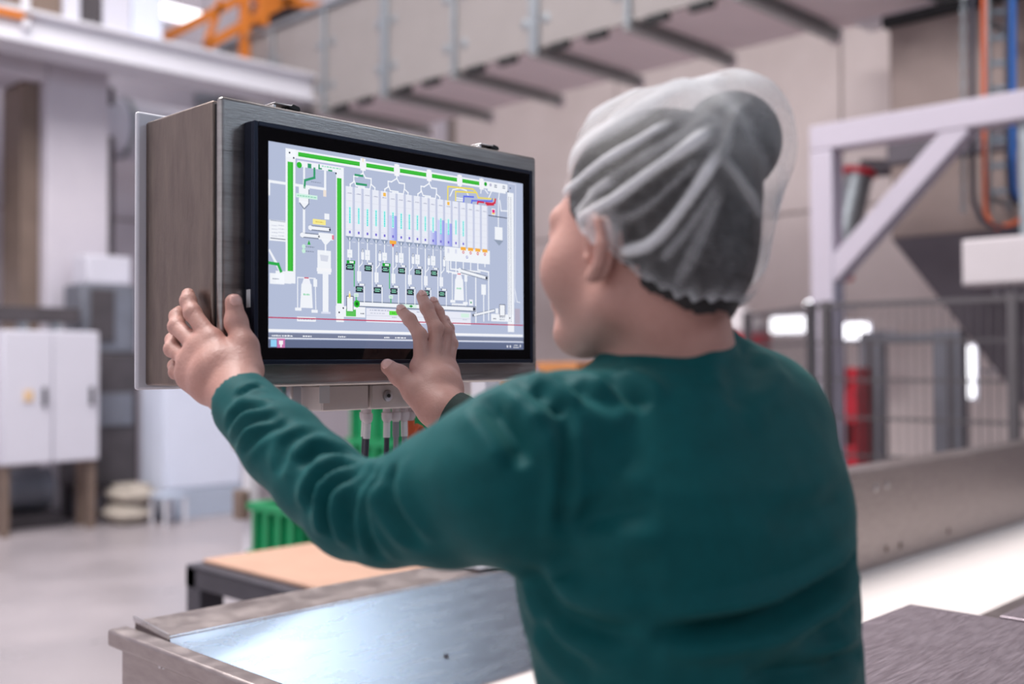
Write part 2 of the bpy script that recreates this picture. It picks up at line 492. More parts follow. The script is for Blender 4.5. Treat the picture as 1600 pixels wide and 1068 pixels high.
box((q[0]-.035, 8.985, q[2]-.045), (q[0]+.035, 9.0, q[2]+.045)).build('warning_label', 'label_pale', c1)
cabinet('tall_cabinet', 4.67, 5.46, 8.96, 9.43, 0.0, 2.1, 1, 'cabinet_pale', 'tall white cabinet with pale blue base behind the gripping hand', plinth=0.27)
m = thing('grey_machine', (4.35, 9.8, 0), 'dark grey machine standing between the two white cabinets', 'machine')
box((4.10, 9.45, 0.30), (4.66, 9.9, 1.52)).build('lower_body', 'machine_dark', m, bevel=0.02)
box((4.16, 9.43, 0.85), (4.6, 9.449, 1.15)).build('front_panel', 'machine_grey', m, bevel=0.008)
box((4.14, 9.5, 1.52), (4.66, 9.9, 2.15)).build('upper_body', 'machine_grey', m, bevel=0.02)
box((4.22, 9.48, 1.62), (4.44, 9.499, 2.1)).build('grille', 'machine_dark', m, bevel=0.005)
box((4.2, 9.52, 2.15), (4.62, 9.85, 2.42)).build('control_head', 'cabinet_white', m, bevel=0.02)
for x in (4.16, 4.6):
    for y in (9.5, 9.85):
        box((x-.04, y-.04, 0), (x+.04, y+.04, 0.30)).build('leg', 'machine_dark', m)
m = thing('cable_duct', (4.0, 9.5, 1.75), 'dark cable duct running above the left cabinet', 'duct')
box((2.6, 9.42, 1.78), (4.09, 9.55, 1.92)).build('tray', 'machine_dark', m, bevel=0.01)
for i in range(5):
    box((2.75+i*.28, 9.40, 1.70), (2.79+i*.28, 9.57, 1.78)).build('clamp', 'galvanised', m)
for x in (2.8, 3.9):
    box((x-.03, 9.55, 1.80), (x+.03, 9.949, 1.88)).build('bracket', 'galvanised', m)
m = thing('dark_pump', (3.7, 9.6, 0), 'dark pump unit in the shade under the left cabinet', 'machine')
box((3.42, 9.42, 0), (3.95, 9.9, 0.12)).build('base_frame', 'machine_dark', m, bevel=0.01)
MB().tube([(3.45, 9.65, 0.32), (3.9, 9.65, 0.32)], 0.18, 20).build('motor', 'machine_grey', m, smooth='auto')
for i in range(7):
    MB().tube([(3.52+i*.045, 9.65, 0.32), (3.54+i*.045, 9.65, 0.32)], 0.2, 20).build('cooling_fin', 'machine_grey', m, smooth='auto')
def soft_block(name, c, s, m, parent=None):
    """a filled sack: bulging block with a pinched seam"""
    n = 8
    mb = MB()
    V, idx = [], {}
    def pt(i, j, k):
        key = (i, j, k)
        if key not in idx:
            q = np.array([2*i/n-1, 2*j/n-1, 2*k/n-1])
            e = np.sign(q)*np.abs(q)**0.8
            r = 1-0.22*(e[0]**2*e[1]**2)-0.30*max(abs(e[0]), abs(e[1]))**6*e[2]**2
            w = 1+0.04*mnoise.noise(Vector(q*2.0)+Vector(c))
            V.append((c[0]+s[0]*q[0]*r*w, c[1]+s[1]*q[1]*r*w, c[2]+s[2]*(1+q[2]*(1-0.35*max(abs(q[0]), abs(q[1]))**4)*w)))
            idx[key] = len(V)-1
        return idx[key]
    F = []
    for a in range(n):
        for b2 in range(n):
            F += [(pt(a, b2, 0), pt(a, b2+1, 0), pt(a+1, b2+1, 0), pt(a+1, b2, 0)), (pt(a, b2, n), pt(a+1, b2, n), pt(a+1, b2+1, n), pt(a, b2+1, n)),
                  (pt(a, 0, b2), pt(a+1, 0, b2), pt(a+1, 0, b2+1), pt(a, 0, b2+1)), (pt(a, n, b2), pt(a, n, b2+1), pt(a+1, n, b2+1), pt(a+1, n, b2)),
                  (pt(0, a, b2), pt(0, a, b2+1), pt(0, a+1, b2+1), pt(0, a+1, b2)), (pt(n, a, b2), pt(n, a+1, b2), pt(n, a+1, b2+1), pt(n, a, b2+1))]
    z = min(v[2] for v in V)
    V = [(v[0], v[1], v[2]-z+c[2]) for v in V]
    return mb.add(V, F).build(name, m, parent, smooth=True)
for i, (lab, dx) in enumerate((('beige filled sack lying at the bottom beside tall cabinet', 0), ('beige filled sack lying on top of the other sack', 0.04))):
    sk = tag(soft_block('filled_sack', (4.39+dx, 9.12, 0.0+i*0.165), (0.20, 0.26, 0.09), 'sack_beige'), lab, 'sack', 'filled sacks by the tall cabinet')
st = thing('step_stool', (4.58, 8.75, 0), 'small pale blue step stool in front of tall cabinet', 'stool')
box((4.47, 8.6, 0.24), (4.70, 8.9, 0.27)).build('tread', 'plinth_blue', st, bevel=0.006)
for x in (4.485, 4.67):
    for y in (8.62, 8.87):
        box((x, y-.015, 0), (x+.02, y+.015, 0.24)).build('leg', 'white_paint', st)

# white post with brown clamp (below the hand)
w = thing('steel_post', (3.3, 4.9, 0), 'slim white steel post with brown clamps behind the sleeve', 'post')
q = C(392, 700, 6.6)
box((q[0]-.035, q[1]-.035, 0.01), (q[0]+.035, q[1]+.035, 1.3)).build('upright', 'white_paint', w, bevel=0.006)
box((q[0]-.10, q[1]-.10, 0), (q[0]+.10, q[1]+.10, 0.01)).build('foot_plate', 'galvanised', w)
for zz in (0.98, 0.55):
    box((q[0]-.10, q[1]-.05, zz-.09), (q[0]-.036, q[1]+.05, zz+.09)).build('clamp', 'brown_steel', w, bevel=0.01)

# work table with a cardboard sheet
TX0, TX1, TY0, TY1, TZ = 1.78, 2.95, 2.40, 3.27, 0.75
t = thing('work_table', ((TX0+TX1)/2, (TY0+TY1)/2, 0), 'dark steel work table carrying a cardboard sheet', 'table')
m = MB()
for a, c in (((TX0, TY0), (TX1, TY0+.06)), ((TX0, TY1-.06), (TX1, TY1)), ((TX0, TY0), (TX0+.06, TY1)), ((TX1-.06, TY0), (TX1, TY1))):
    m.box((a[0], a[1], TZ-.07), (c[0], c[1], TZ-.011))
m.build('frame', 'dark_steel', t)
box((TX0, TY0, TZ-.01), (TX1, TY1, TZ)).build('top', 'dark_steel', t, bevel=0.003)
for x in (TX0, TX1-.09):
    for y in (TY0, TY1-.09):
        box((x, y, 0), (x+.09, y+.09, TZ-.07)).build('leg', 'dark_steel', t, bevel=0.005)
tag(box((TX0+.05, TY0+.03, TZ), (TX1-.02, TY1-.02, TZ+.014)).build('cardboard_sheet', 'cardboard', bevel=0.004), 'plain cardboard sheet lying on the dark work table', 'cardboard')

# green ribbed crates in two stacks
def crate(name, x, y, z):
    W, D, H = 0.60, 0.40, 0.205
    t = thing(name, (x+W/2, y+D/2, z), 'green crate', 'crate', 'green ribbed crates behind the work table')
    m = MB()
    m.box((x+.02, y+.02, z), (x+W-.02, y+D-.02, z+.02))
    for a, c in (((.02, .02), (W-.02, .04)), ((.02, D-.04), (W-.02, D-.02)), ((.02, .04), (.04, D-.04)), ((W-.04, .04), (W-.02, D-.04))):
        m.box((x+a[0], y+a[1], z+.02), (x+c[0], y+c[1], z+H-.03))
    m.build('tub', 'green_plastic', t)
    m = MB()
    for a, c in (((0, 0), (W, .04)), ((0, D-.04), (W, D)), ((0, .04), (.04, D-.04)), ((W-.04, .04), (W, D-.04))):
        m.box((x+a[0], y+a[1], z+H-.03), (x+c[0], y+c[1], z+H))
    m.build('rim', 'green_plastic', t)
    for i in range(6):
        xx = x+.05+i*(W-.12)/5
        box((xx, y, z+.01), (xx+.025, y+.02, z+H-.03)).build('rib', 'green_plastic', t)
    for i in range(4):
        yy = y+.05+i*(D-.12)/3
        box((x, yy, z+.01), (x+.02, yy+.025, z+H-.03)).build('rib', 'green_plastic', t)
    return t
base = crate('green_crate', 2.47, 3.62, 0.0)
base['label'] = 'green ribbed crate, lowest of the short stack beside the table'
NM = ['lowest', 'second from the floor', 'third from the floor', 'fourth from the floor', 'fifth from the floor', 'topmost']
for k in range(1, 4):
    copy_tree(base, (0.0, 0, k*0.206), 'green ribbed crate, %s of the short stack beside the table' % (NM[k] if k < 3 else 'topmost'))
for k in range(6):
    copy_tree(base, (3.35-2.47, 4.1-3.62, k*0.206), 'green ribbed crate, %s of the tall stack under the panel' % NM[k])

# cartons on a pallet, with blue strap
pal = thing('wooden_pallet', (4.55, 3.97, 0), 'wooden pallet under the brown cartons', 'pallet')
for i in range(5):
    box((4.13+i*.14, 3.58, 0.11), (4.22+i*.14, 4.38, 0.13)).build('board', 'carton_brown', pal)
for yy in (3.58, 3.94, 4.28):
    box((4.13, yy, 0), (4.78, yy+.1, 0.11)).build('stringer', 'carton_brown', pal)
for k, nm in enumerate(('lowest', 'middle', 'topmost')):
    z0 = 0.13+k*0.43
    t = thing('brown_carton', (4.45, 3.97, z0), 'brown carton, %s on the pallet behind the shoulder' % nm, 'box', 'brown cartons on the pallet')
    box((4.15, 3.60, z0), (4.76, 4.35, z0+.428)).build('body', 'carton_brown', t, bevel=0.006)
    box((4.147, 3.88, z0+.02), (4.15, 3.93, z0+.41)).build('strap', 'blue_plastic', t)
    box((4.147, 3.88, z0+.428), (4.763, 3.93, z0+.4295)).build('strap', 'blue_plastic', t)
    box((4.35, 3.597, z0+.1), (4.55, 3.60, z0+.22)).build('paper_label', 'white_plastic', t)

# ------------------------------------------------------------------ right side beyond the worker
# safety fence
def fence(name, a, c, ztop, label, posts):
    a, c = np.array(a, float), np.array(c, float)
    L = np.linalg.norm(c-a)
    u = (c-a)/L
    t = thing(name, ((a[0]+c[0])/2, (a[1]+c[1])/2, 0), label, 'fence', 'wire mesh safety fence panels')
    def p(s, z): return (a[0]+u[0]*s, a[1]+u[1]*s, z)
    m = MB()
    n = int(L/0.05)
    for i in range(1, n):
        s0 = i*L/n
        m.bar(p(s0, 0.12), p(s0, ztop-.02), 0.006, 0.006, up=(u[0], u[1], 0))
    z = 0.2
    while z < ztop-.05:
        for dz in (0, 0.012):
            m.bar(p(0, z+dz), p(L, z+dz), 0.006, 0.008)
        z += 0.22
    o = m.build('wire_mesh', 'fence_wire', t)
    o['kind'] = 'stuff'
    MB().bar(p(0, ztop), p(L, ztop), 0.03, 0.03).build('top_rail', 'fence_wire', t)
    MB().bar(p(0, .1), p(L, .1), 0.03, 0.03).build('bottom_rail', 'fence_wire', t)
    for s0 in posts:
        MB().bar(p(s0, 0), p(s0, ztop+.03), 0.05, 0.05, up=(u[0], u[1], 0)).build('post', 'fence_wire', t)
    return t
fence('safety_fence', (5.85, 0.9), (5.85, 3.16), 1.745, 'long wire mesh safety fence at the right of the worker', (0, 1.13, 2.2))
fence('safety_fence', (5.90, 3.20), (6.75, 4.22), 1.745, 'short angled wire mesh fence panel beside the shoulder', (0.06, 1.28))

# white frame with diagonal brace
t = thing('steel_gantry', (6.46, 2.2, 0), 'white steel gantry with diagonal brace at right', 'gantry')
box((6.38, 3.33, 0), (6.54, 3.49, 2.80)).build('post', 'gantry_paint', t, bevel=0.012)
box((6.38, 0.6, 0), (6.54, 0.76, 2.80)).build('post', 'gantry_paint', t, bevel=0.012)
box((6.38, 0.6, 2.80), (6.54, 3.49, 2.97)).build('top_beam', 'gantry_paint', t, bevel=0.012)
MB().bar((6.46, 3.37, 1.98), (6.46, 2.50, 2.83), 0.14, 0.14, up=(1, 0, 0)).build('brace', 'gantry_paint', t, bevel=0.01)
MB().bar((6.46, 0.72, 1.98), (6.46, 1.6, 2.83), 0.14, 0.14, up=(1, 0, 0)).build('brace', 'gantry_paint', t, bevel=0.01)
# hopper
t = thing('steel_hopper', (8.1, 2.3, 0.7), 'large dark steel hopper with tapering base at right', 'hopper')
HX0, HX1, HY0, HY1 = 7.24, 8.9, 1.2, 3.33
box((HX0, HY0, 2.95), (HX1, HY1, 3.78)).build('upper_bin', 'hopper_steel', t, bevel=0.01)
box((HX0-.02, HY0-.02, 2.80), (HX1+.02, HY1+.02, 2.95)).build('flange', 'hopper_cone', t, bevel=0.01)
box((HX0, HY0, 2.28), (HX1, HY1, 2.80)).build('lower_bin', 'hopper_steel', t, bevel=0.01)
box((HX0-.04, HY0-.04, 3.78), (HX1+.04, HY1+.04, 3.86)).build('top_rim', 'black_rubber', t, bevel=0.01)
m = MB()
m.add([(HX0, HY0, 2.28), (HX1, HY0, 2.28), (HX1, HY1, 2.28), (HX0, HY1, 2.28), (7.6, 1.9, .75), (8.1, 1.9, .75), (8.1, 2.3, .75), (7.6, 2.3, .75)],
      [(3, 2, 1, 0), (4, 5, 6, 7), (0, 1, 5, 4), (1, 2, 6, 5), (2, 3, 7, 6), (3, 0, 4, 7)])
for f in range(len(m.f)): m.f[f] = m.f[f][::-1]
m.build('cone', 'hopper_cone', t)
MB().lathe((7.85, 2.1, 0.5), [(0.2, 0), (0.2, 0.25)], 20).build('outlet', 'galvanised', t, smooth='auto')
for x in (HX0+.9, HX1-.1):
    for y in (HY0+.15, HY1-.15):
        box((x-.04, y-.04, 3.86), (x+.04, y+.04, 4.6)).build('hanger', 'galvanised', t)
# slanted grey chute with red joints (seen through the frame)
t = thing('slanted_chute', (7.0, 3.7, 1.9), 'grey slanted chute with red flanges behind the white frame', 'pipe')
a, c = C(1345, 262, 8.6), C(1308, 430, 8.6)
MB().tube([a, (a+c)/2, c], 0.11, 16).build('pipe', 'galvanised', t, smooth='auto')
for f_, s0 in ((0.02, .14), (0.98, .13)):
    q0 = a+(c-a)*f_
    MB().tube([q0, q0+(c-a)*0.05], s0, 16).build('flange', 'red_plastic', t, smooth='auto')
a2 = np.array([8.35, 3.30, C(1430, 270, 8.7)[2]])
MB().tube([a, a+np.array([0.05, -.2, -.02]), a2], 0.07, 12).build('branch', 'hopper_cone', t, smooth='auto')

# hanging cables, cable ladder and junction box
def vcable(name, pts, r, m, label, cat='cable', group='hanging cables at the right'):
    return tag(MB().tube(bez(pts, 8), r, 10).build(name, m, smooth='auto'), label, cat, group)
def K(u, v, d=6.6): return C(u, v, d)
vcable('hanging_cable', [K(1537, -60), K(1538, 100), K(1539, 300), K(1543, 338), K(1556, 354), K(1580, 350), K(1605, 338), K(1660, 320)], 0.015, 'orange_cable', 'thick orange cable looping under the white beam at right')
vcable('hanging_cable', [K(1519, -60), K(1519, 100), K(1520, 290), K(1526, 325), K(1545, 350), K(1620, 362)], 0.016, 'dark_cable', 'dark grey cable hanging left of the orange cable')
vcable('hanging_cable', [K(1583, -60), K(1583, 100), K(1584, 270), K(1590, 305), K(1612, 318), K(1660, 322)], 0.019, 'blue_cable', 'bright blue cable hanging at the far right')
vcable('hanging_cable', [K(1573, -60, 6.62), K(1574, 120, 6.62), K(1576, 280, 6.62), K(1590, 318, 6.62), K(1640, 330, 6.62)], 0.016, 'dark_cable', 'thin dark cable hanging beside the blue cable')
ch = thing('hanging_chain', K(1506, 340), 'silver link chain hanging left of the cables', 'chain')
for i in range(27):
    q = K(1505, -40+i*14)
    mb = MB()
    ring = [(q[0]+(0.012*math.cos(a_) if i % 2 else 0), q[1]+(0 if i % 2 else 0.012*math.cos(a_)), q[2]+0.034*math.sin(a_)) for a_ in [2*math.pi*j/10 for j in range(11)]]
    mb.tube(ring, 0.006, 6, caps=False).build('link', 'galvanised', ch, smooth=True)
t = thing('cable_ladder', K(1560, 200, 6.75), 'steel cable ladder with rungs behind the hanging cables', 'cable tray')
for u in (1545, 1577):
    MB().bar(K(u, -60, 6.75), K(u+1, 330, 6.75), 0.015, 0.04, up=(1, 0, 0)).build('stile', 'galvanised', t)
for i in range(9):
    MB().bar(K(1546, -20+i*40, 6.75), K(1576, -22+i*40, 6.75), 0.03, 0.03).build('rung', 'galvanised', t)
for v in (35, 310):
    a, c = K(1545, v, 6.75), K(1577, v, 6.75)
    MB().bar(a, (7.238, a[1], a[2]), 0.03, 0.03).build('bracket', 'galvanised', t)
t = thing('junction_box', (6.3, 2.0, 1.9), 'white junction box with cable glands in front of the hopper', 'box')
a, c = on(0, 6.1, 1502, 372), on(0, 6.1, 1640, 440)
box((6.1, c[1], c[2]), (6.28, a[1], a[2]-.01)).build('housing', 'white_plastic', t, bevel=0.012)
box((6.085, c[1]+.01, c[2]+.01), (6.10, a[1]-.01, a[2]-.02)).build('lid', 'white_plastic', t, bevel=0.006)
for i in range(7):
    y = a[1]-.16-i*.055
    gl = MB().lathe((6.19, y, c[2]-.05), [(.014, 0), (.018, .02), (.018, .05)], 10).build('cable_gland', 'grey_cable', t, smooth='auto')
box((6.281, (a[1]+c[1])/2-.03, c[2]+.03), (6.5, (a[1]+c[1])/2+.03, c[2]+.09)).build('bracket', 'galvanised', t)
MB().box((6.44, (a[1]+c[1])/2-.03, c[2]+.091), (6.5, (a[1]+c[1])/2+.03, 2.80)).build('hanger', 'galvanised', t)

# wall lamps seen through the fence
def wlamp(name, u0, v0, u1, v1, X, label, round_=False):
    a, c = on(0, X, u0, v0), on(0, X, u1, v1)
    t = thing(name, (X, (a[1]+c[1])/2, min(a[2], c[2])), label, 'lamp', 'bright lamps beyond the fence')
    if round_:
        r = abs(a[1]-c[1])/2
        MB().lathe((X+.02, (a[1]+c[1])/2, (a[2]+c[2])/2), [(r*.9, 0), (r, .03), (r*.8, .09), (r*.3, .12)], 16, (-1, 0, 0)).build('globe', 'lamp_tube', t, smooth=True)
    else:
        box((X-.05, a[1], a[2]), (X, c[1], c[2])).build('diffuser', 'lamp_tube', t, bevel=0.03, seg=3)
    box((X+.02 if round_ else X+.001, a[1]+.02, a[2]+.02), (X+.05, c[1]-.02, c[2]-.02)).build('base_plate', 'white_paint', t)
    ym, zm = (a[1]+c[1])/2, (a[2]+c[2])/2
    box((X+.051, ym-.02, zm-.02), (10.46, ym+.02, zm+.02)).build('arm', 'white_paint', t)
wlamp('wall_lamp', 1206, 496, 1260, 519, 9.6, 'oblong bright lamp nearest the shoulder, left of the two')
wlamp('wall_lamp', 1314, 506, 1358, 528, 9.6, 'oblong bright lamp behind the white post, right of the two')
wlamp('tube_lamp', 1511, 540, 1524, 622, 9.0, 'upright bright tube lamp under the hopper slope')
wlamp('globe_lamp', 1261, 470, 1279, 486, 9.6, 'small round bright lamp above the fence rail', True)

# grey machine frame and red bins beyond the fence
t = thing('steel_doorway', (8.5, 3.76, 0), 'grey steel doorway standing beyond the fence', 'doorway')
for y0, y1 in ((4.0, 4.18), (3.33, 3.55)):
    box((8.45, y0, 0), (8.6, y1, 1.66)).build('post', 'machine_grey', t, bevel=0.01)
    box((8.44, y0+.06, 0.02), (8.449, y0+.10, 1.6)).build('seal', 'machine_dark', t)
box((8.46, 3.551, 1.56), (8.58, 3.999, 1.64)).build('header', 'machine_grey', t, bevel=0.01)
NB = ('lowest', 'middle', 'topmost')
for k in range(3):
    z = k*0.455
    t = thing('red_bin', (8.3, 4.17, z), 'red plastic storage bin, %s of the stack beyond the fence' % NB[k], 'bin', 'red bins stacked beyond the fence')
    m = MB()
    m.box((8.2, 4.085, z), (8.45, 4.30, z+.02))
    m.box((8.2, 4.085, z+.02), (8.215, 4.30, z+.25)); m.box((8.435, 4.085, z+.02), (8.45, 4.30, z+.45))
    m.box((8.215, 4.085, z+.02), (8.435, 4.10, z+.45)); m.box((8.215, 4.285, z+.02), (8.435, 4.30, z+.45))
    m.build('tub', 'red_plastic', t)
    box((8.185, 4.085, z+.22), (8.20, 4.30, z+.26)).build('lip', 'red_plastic', t, bevel=0.004)
# red bin with white sack
t = thing('lined_bin', (7.4, 4.7, 0), 'red bin lined with a white sack behind the shoulder', 'bin')
q = C(1158, 560, 8.6)
MB().lathe((q[0], q[1], 0.0), [(0.17, 0), (0.20, 0.1), (0.235, 1.58), (0.25, 1.59), (0.25, 1.63), (0.23, 1.63)], 24).build('tub', 'red_plastic', t, smooth='auto')
MB().lathe((q[0], q[1], 1.631), [(0.235, 0), (0.22, .08), (0.15, .17), (0.06, .2), (0.07, .24)], 20).build('liner', 'white_plastic', t, smooth=True)
# ------------------------------------------------------------------ foreground metal
def brushed(name, c, c2, rough, stretch, bump=0.06, scale=9, metal=1.0, rvar=0.08, bscale=60):
    return mat(name, c, rough=rough, metal=metal, c2=c2, scale=scale, stretch=stretch, bump=bump, bscale=bscale, rvar=rvar)
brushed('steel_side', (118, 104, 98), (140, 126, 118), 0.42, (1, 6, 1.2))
brushed('steel_door', (150, 144, 142), (172, 166, 164), 0.36, (1.0, 1, 14))
brushed('steel_trough', (184, 184, 190), (192, 192, 198), 0.27, (1, 1, 8), bump=0.0, rvar=0.02)
brushed('steel_rim', (158, 148, 146), (180, 170, 168), 0.40, (2, 2, 8))
brushed('steel_cover', (160, 148, 156), (188, 176, 184), 0.40, (2, 22, 1), bump=0.10, metal=0.85)
brushed('steel_plain', (190, 188, 190), (210, 208, 210), 0.3, (1, 1, 1))
mat('navy_frame', (34, 40, 58), rough=0.35, metal=0.5, var=0.06, scale=12)
mat('black_glass', (5, 6, 10), rough=0.07, spec=0.6, var=0.2, scale=4)
mat('sticker_white', (226, 226, 228), rough=0.5, var=0.02, scale=30)
mat('ink_dark', (60, 60, 66), rough=0.6, var=0.1, scale=30)
mat('belt_cream', (246, 236, 232), rough=0.55, var=0.02, scale=3)
mat('box_alu', (226, 216, 212), rough=0.42, metal=0.0, var=0.04, scale=14)

# operator panel ------------------------------------------------------
SX0, SY0, SZ0, SW, SH = 0.7599, 1.1838, 1.7077, 0.476, 0.26775
DX0, DX1, DZ0, DZ1, DY = SX0-.0558, SX0+SW+.0571, SZ0-SH-.0515, SZ0+.0536, SY0+.0234
panel = thing('operator_panel', ((DX0+DX1)/2, DY+.1, DZ0), 'stainless steel operator panel with a large process screen', 'control panel')
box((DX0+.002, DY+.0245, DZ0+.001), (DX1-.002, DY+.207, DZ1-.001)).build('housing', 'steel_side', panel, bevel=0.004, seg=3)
box((DX0+.006, DY+.0135, DZ0+.006), (DX1-.006, DY+.0248, DZ1-.006)).build('gasket', 'black_rubber', panel)
box((DX0, DY, DZ0), (DX1, DY+.0135, DZ1)).build('door', 'steel_door', panel, bevel=0.006, seg=5)
box((0.694, DY+.2075, 1.383), (1.303, DY+.217, 1.775)).build('back_plate', 'white_paint', panel, bevel=0.004)
for u in (436, 751):
    q = on(1, DY+.03, u, 0)
    s = (q[0])
    hk = MB()
    hk.box((s-.020, DY+.012, DZ1-.002), (s-.016, DY+.05, DZ1+.006))
    hk.box((s-.020, DY+.010, DZ1+.006), (s+.010, DY+.048, DZ1+.0085))
    hk.box((s+.004, DY+.02, DZ1-.001), (s+.012, DY+.04, DZ1+.006))
    lt = hk.build('latch', 'steel_plain', panel, bevel=0.0012)
    lv = MB()
    lv.prism([(s+.002, DY+.010, DZ1+.004), (s+.010, DY+.010, DZ1+.0105), (s+.020, DY+.010, DZ1+.008), (s+.022, DY+.010, DZ1+.003), (s+.012, DY+.010, DZ1+.002)], (0, .034, 0))
    lv.build('lever', 'black_rubber', lt, bevel=0.001)
# monitor
MX0, MX1, MZ0, MZ1 = SX0-.0221, SX0+SW+.0221, SZ0-SH-.0219, SZ0+.0238
L = .0065
fr = MB()
fr.box((MX0, SY0+.004, MZ0), (MX1, DY-.0002, MZ1))
fr.box((MX0, SY0-.0008, MZ0), (MX0+L, SY0+.004, MZ1)); fr.box((MX1-L, SY0-.0008, MZ0), (MX1, SY0+.004, MZ1))
fr.box((MX0+L, SY0-.0008, MZ0), (MX1-L, SY0+.004, MZ0+L)); fr.box((MX0+L, SY0-.0008, MZ1-L), (MX1-L, SY0+.004, MZ1))
mon = fr.build('monitor', 'navy_frame', panel, bevel=0.0012)
box((MX0+L+.0002, SY0+.0006, MZ0+L+.0002), (MX1-L-.0002, SY0+.0039, MZ1-L-.0002)).build('front_glass', 'black_glass', mon)
q = on(0, MX0, 388.5, 466)
st = box((MX0-.0006, q[1]-.0045, q[2]-.0115), (MX0, q[1]+.0045, q[2]+.0115)).build('sticker', 'sticker_white', mon)
for v in (378, 511):
    q = on(0, MX0, 388, v)
    MB().lathe((MX0+.0002, q[1], q[2]), [(.0028, 0), (.0028, .0012), (.001, .0014)], 12, (-1, 0, 0)).build('screw', 'black_rubber', mon, smooth='auto')

# picture shown on the monitor: flat coloured shapes, lit from behind
def homography(src, dst):
    A = []
    for (x, y), (X, Y) in zip(src, dst):
        A.append([x, y, 1, 0, 0, 0, -X*x, -X*y, -X])
        A.append([0, 0, 0, x, y, 1, -Y*x, -Y*y, -Y])
    return np.linalg.svd(np.array(A, float))[2][-1].reshape(3, 3)
HM = homography([(418.4, 220.6), (816.4, 287.8), (819.3, 545.8), (419, 541)], [(0, 0), (476, 0), (476, 267.75), (0, 267.75)])
def mm(u, v):
    q = HM @ np.array([u, v, 1.0])
    return (q[0]/q[2], q[1]/q[2])
def a_(a, b): return mm(400+a/3.5556, 190+b/3.5556)
def b_(a, b): return mm(400+a/3.5556, 370+b/3.5556)
GV, GF, GC = [], [], []
def poly(pts, c, layer=1):
    n = len(GV)
    ar = sum(pts[i][0]*pts[(i+1) % len(pts)][1]-pts[(i+1) % len(pts)][0]*pts[i][1] for i in range(len(pts)))
    if ar > 0: pts = pts[::-1]
    for s, t in pts:
        s = min(max(s, 0), 476); t = min(max(t, 0), 267.75)
        GV.append((SX0+s/1000, SY0+.0005-layer*0.00004, SZ0-t/1000))
    GF.append(tuple(range(n, n+len(pts)))); GC.append(lin(c))
def rect(s0, t0, s1, t1, c, layer=1): poly([(s0, t0), (s1, t0), (s1, t1), (s0, t1)], c, layer)
def crect(p, w, h, c, layer=1): rect(p[0]-w/2, p[1]-h/2, p[0]+w/2, p[1]+h/2, c, layer)
def line(pts, w, c, layer=2):
    for (x0, y0), (x1, y1) in zip(pts[:-1], pts[1:]):
        L_ = math.hypot(x1-x0, y1-y0) or 1e-6
        dx, dy = (x1-x0)/L_*w/2, (y1-y0)/L_*w/2
        poly([(x0-dy-dx, y0+dx-dy), (x1-dy+dx, y1+dx+dy), (x1+dy+dx, y1-dx+dy), (x0+dy-dx, y0-dx-dy)], c, layer)
def disc(p, r, c, layer=3):
    poly([(p[0]+r*math.cos(2*math.pi*k/14), p[1]+r*math.sin(2*math.pi*k/14)) for k in range(14)], c, layer)
def dashes(p, w, h, c, n=6, layer=5):
    """a line of print too small to read"""
    x = p[0]-w/2
    while x < p[0]+w/2:
        ww = random.uniform(.8, 2.0)*w/n/1.5
        rect(x, p[1]-h/2*random.uniform(.6, 1), min(x+ww, p[0]+w/2), p[1]+h/2, c, layer)
        x += ww+w/n*.35
WH, LV, BG = (246, 249, 255), (222, 226, 244), (184, 194, 220)
GR, GD, GRY, TEAL = (66, 196, 62), (30, 150, 40), (132, 142, 164), (56, 160, 112)
rect(0, 0, 476, 267.75, BG, 0)
# left conveyor tower, top conveyor, second tower
p0, p1 = a_(160, 148), a_(217, 895)
TT = p0[1]
rect(p0[0], TT, a_(215, 300)[0], p1[1], WH, 1)
crect(a_(115, 868), 22, 14, WH, 2); crect(a_(150, 860), 24, 16, WH, 2); dashes(a_(107, 868), 10, 1.5, GRY)
gx0, gx1 = a_(172, 500)[0], a_(203, 500)[0]
rect(gx0, a_(172, 222)[1], gx1, a_(172, 825)[1], GR, 3)
t_ = a_(172, 224)[1]
while t_ < a_(172, 822)[1]:
    rect(gx1-2.2, t_, gx1-.8, t_+1.1, GD, 4); t_ += 2.2
tb = a_(590, 268)[1]
rect(p0[0], TT, a_(1395, 380)[0], tb-1, WH, 1)
g0, g1 = a_(230, 170)[1], a_(230, 194)[1]
for xa, xb in ((230, 572), (608, 762), (795, 942), (973, 1113), (1142, 1237)):
    s0, s1 = a_(xa, 250)[0], a_(xb, 290)[0]
    rect(s0, g0, s1, g1, GR, 3)
    x = s0+1
    while x < s1-1:
        rect(x, g1-1.6, x+1, g1-.7, GD, 4); x += 2
for x in (590, 778, 958, 1128, 1250):
    crect(a_(x, 240+(x-590)*.165), 9, 17, (250, 250, 255), 4)
    s0 = a_(x, 300)[0]
    line([(s0, TT-3), (s0, TT+1)], 1.6, (244, 216, 150) if x == 590 else WH, 4)
for p in ((182, 174), (205, 203), (440, 288), (1410, 372), (1397, 390)): disc(a_(*p), 1.3, (40, 46, 70), 5)
h0 = a_(225, 218); h1 = a_(482, 288)
rect(h0[0], tb+1.5, h1[0], h1[1], WH, 2)
line([(h0[0], tb+1), (h1[0]+2, tb+1)], 1.2, (206, 204, 236), 3)
disc(a_(236, 242), 4.2, (46, 190, 50), 4); crect(a_(293, 247), 6, 6, TEAL, 4); crect(a_(346, 252), 2.2, 7, TEAL, 4); crect(a_(352, 262), 6, 2, TEAL, 4); crect(a_(408, 273), 7, 2.2, TEAL, 4)
dashes(a_(415, 256), 32, 1.8, (150, 220, 190), 9)
rect(a_(441, 400)[0], tb+2, a_(484, 400)[0], 232, WH, 1)
gx2, gx3 = a_(447, 600)[0], a_(472, 600)[0]
rect(gx2, a_(447, 313)[1], gx3, a_(447, 1005)[1], GR, 3)
t_ = a_(447, 316)[1]
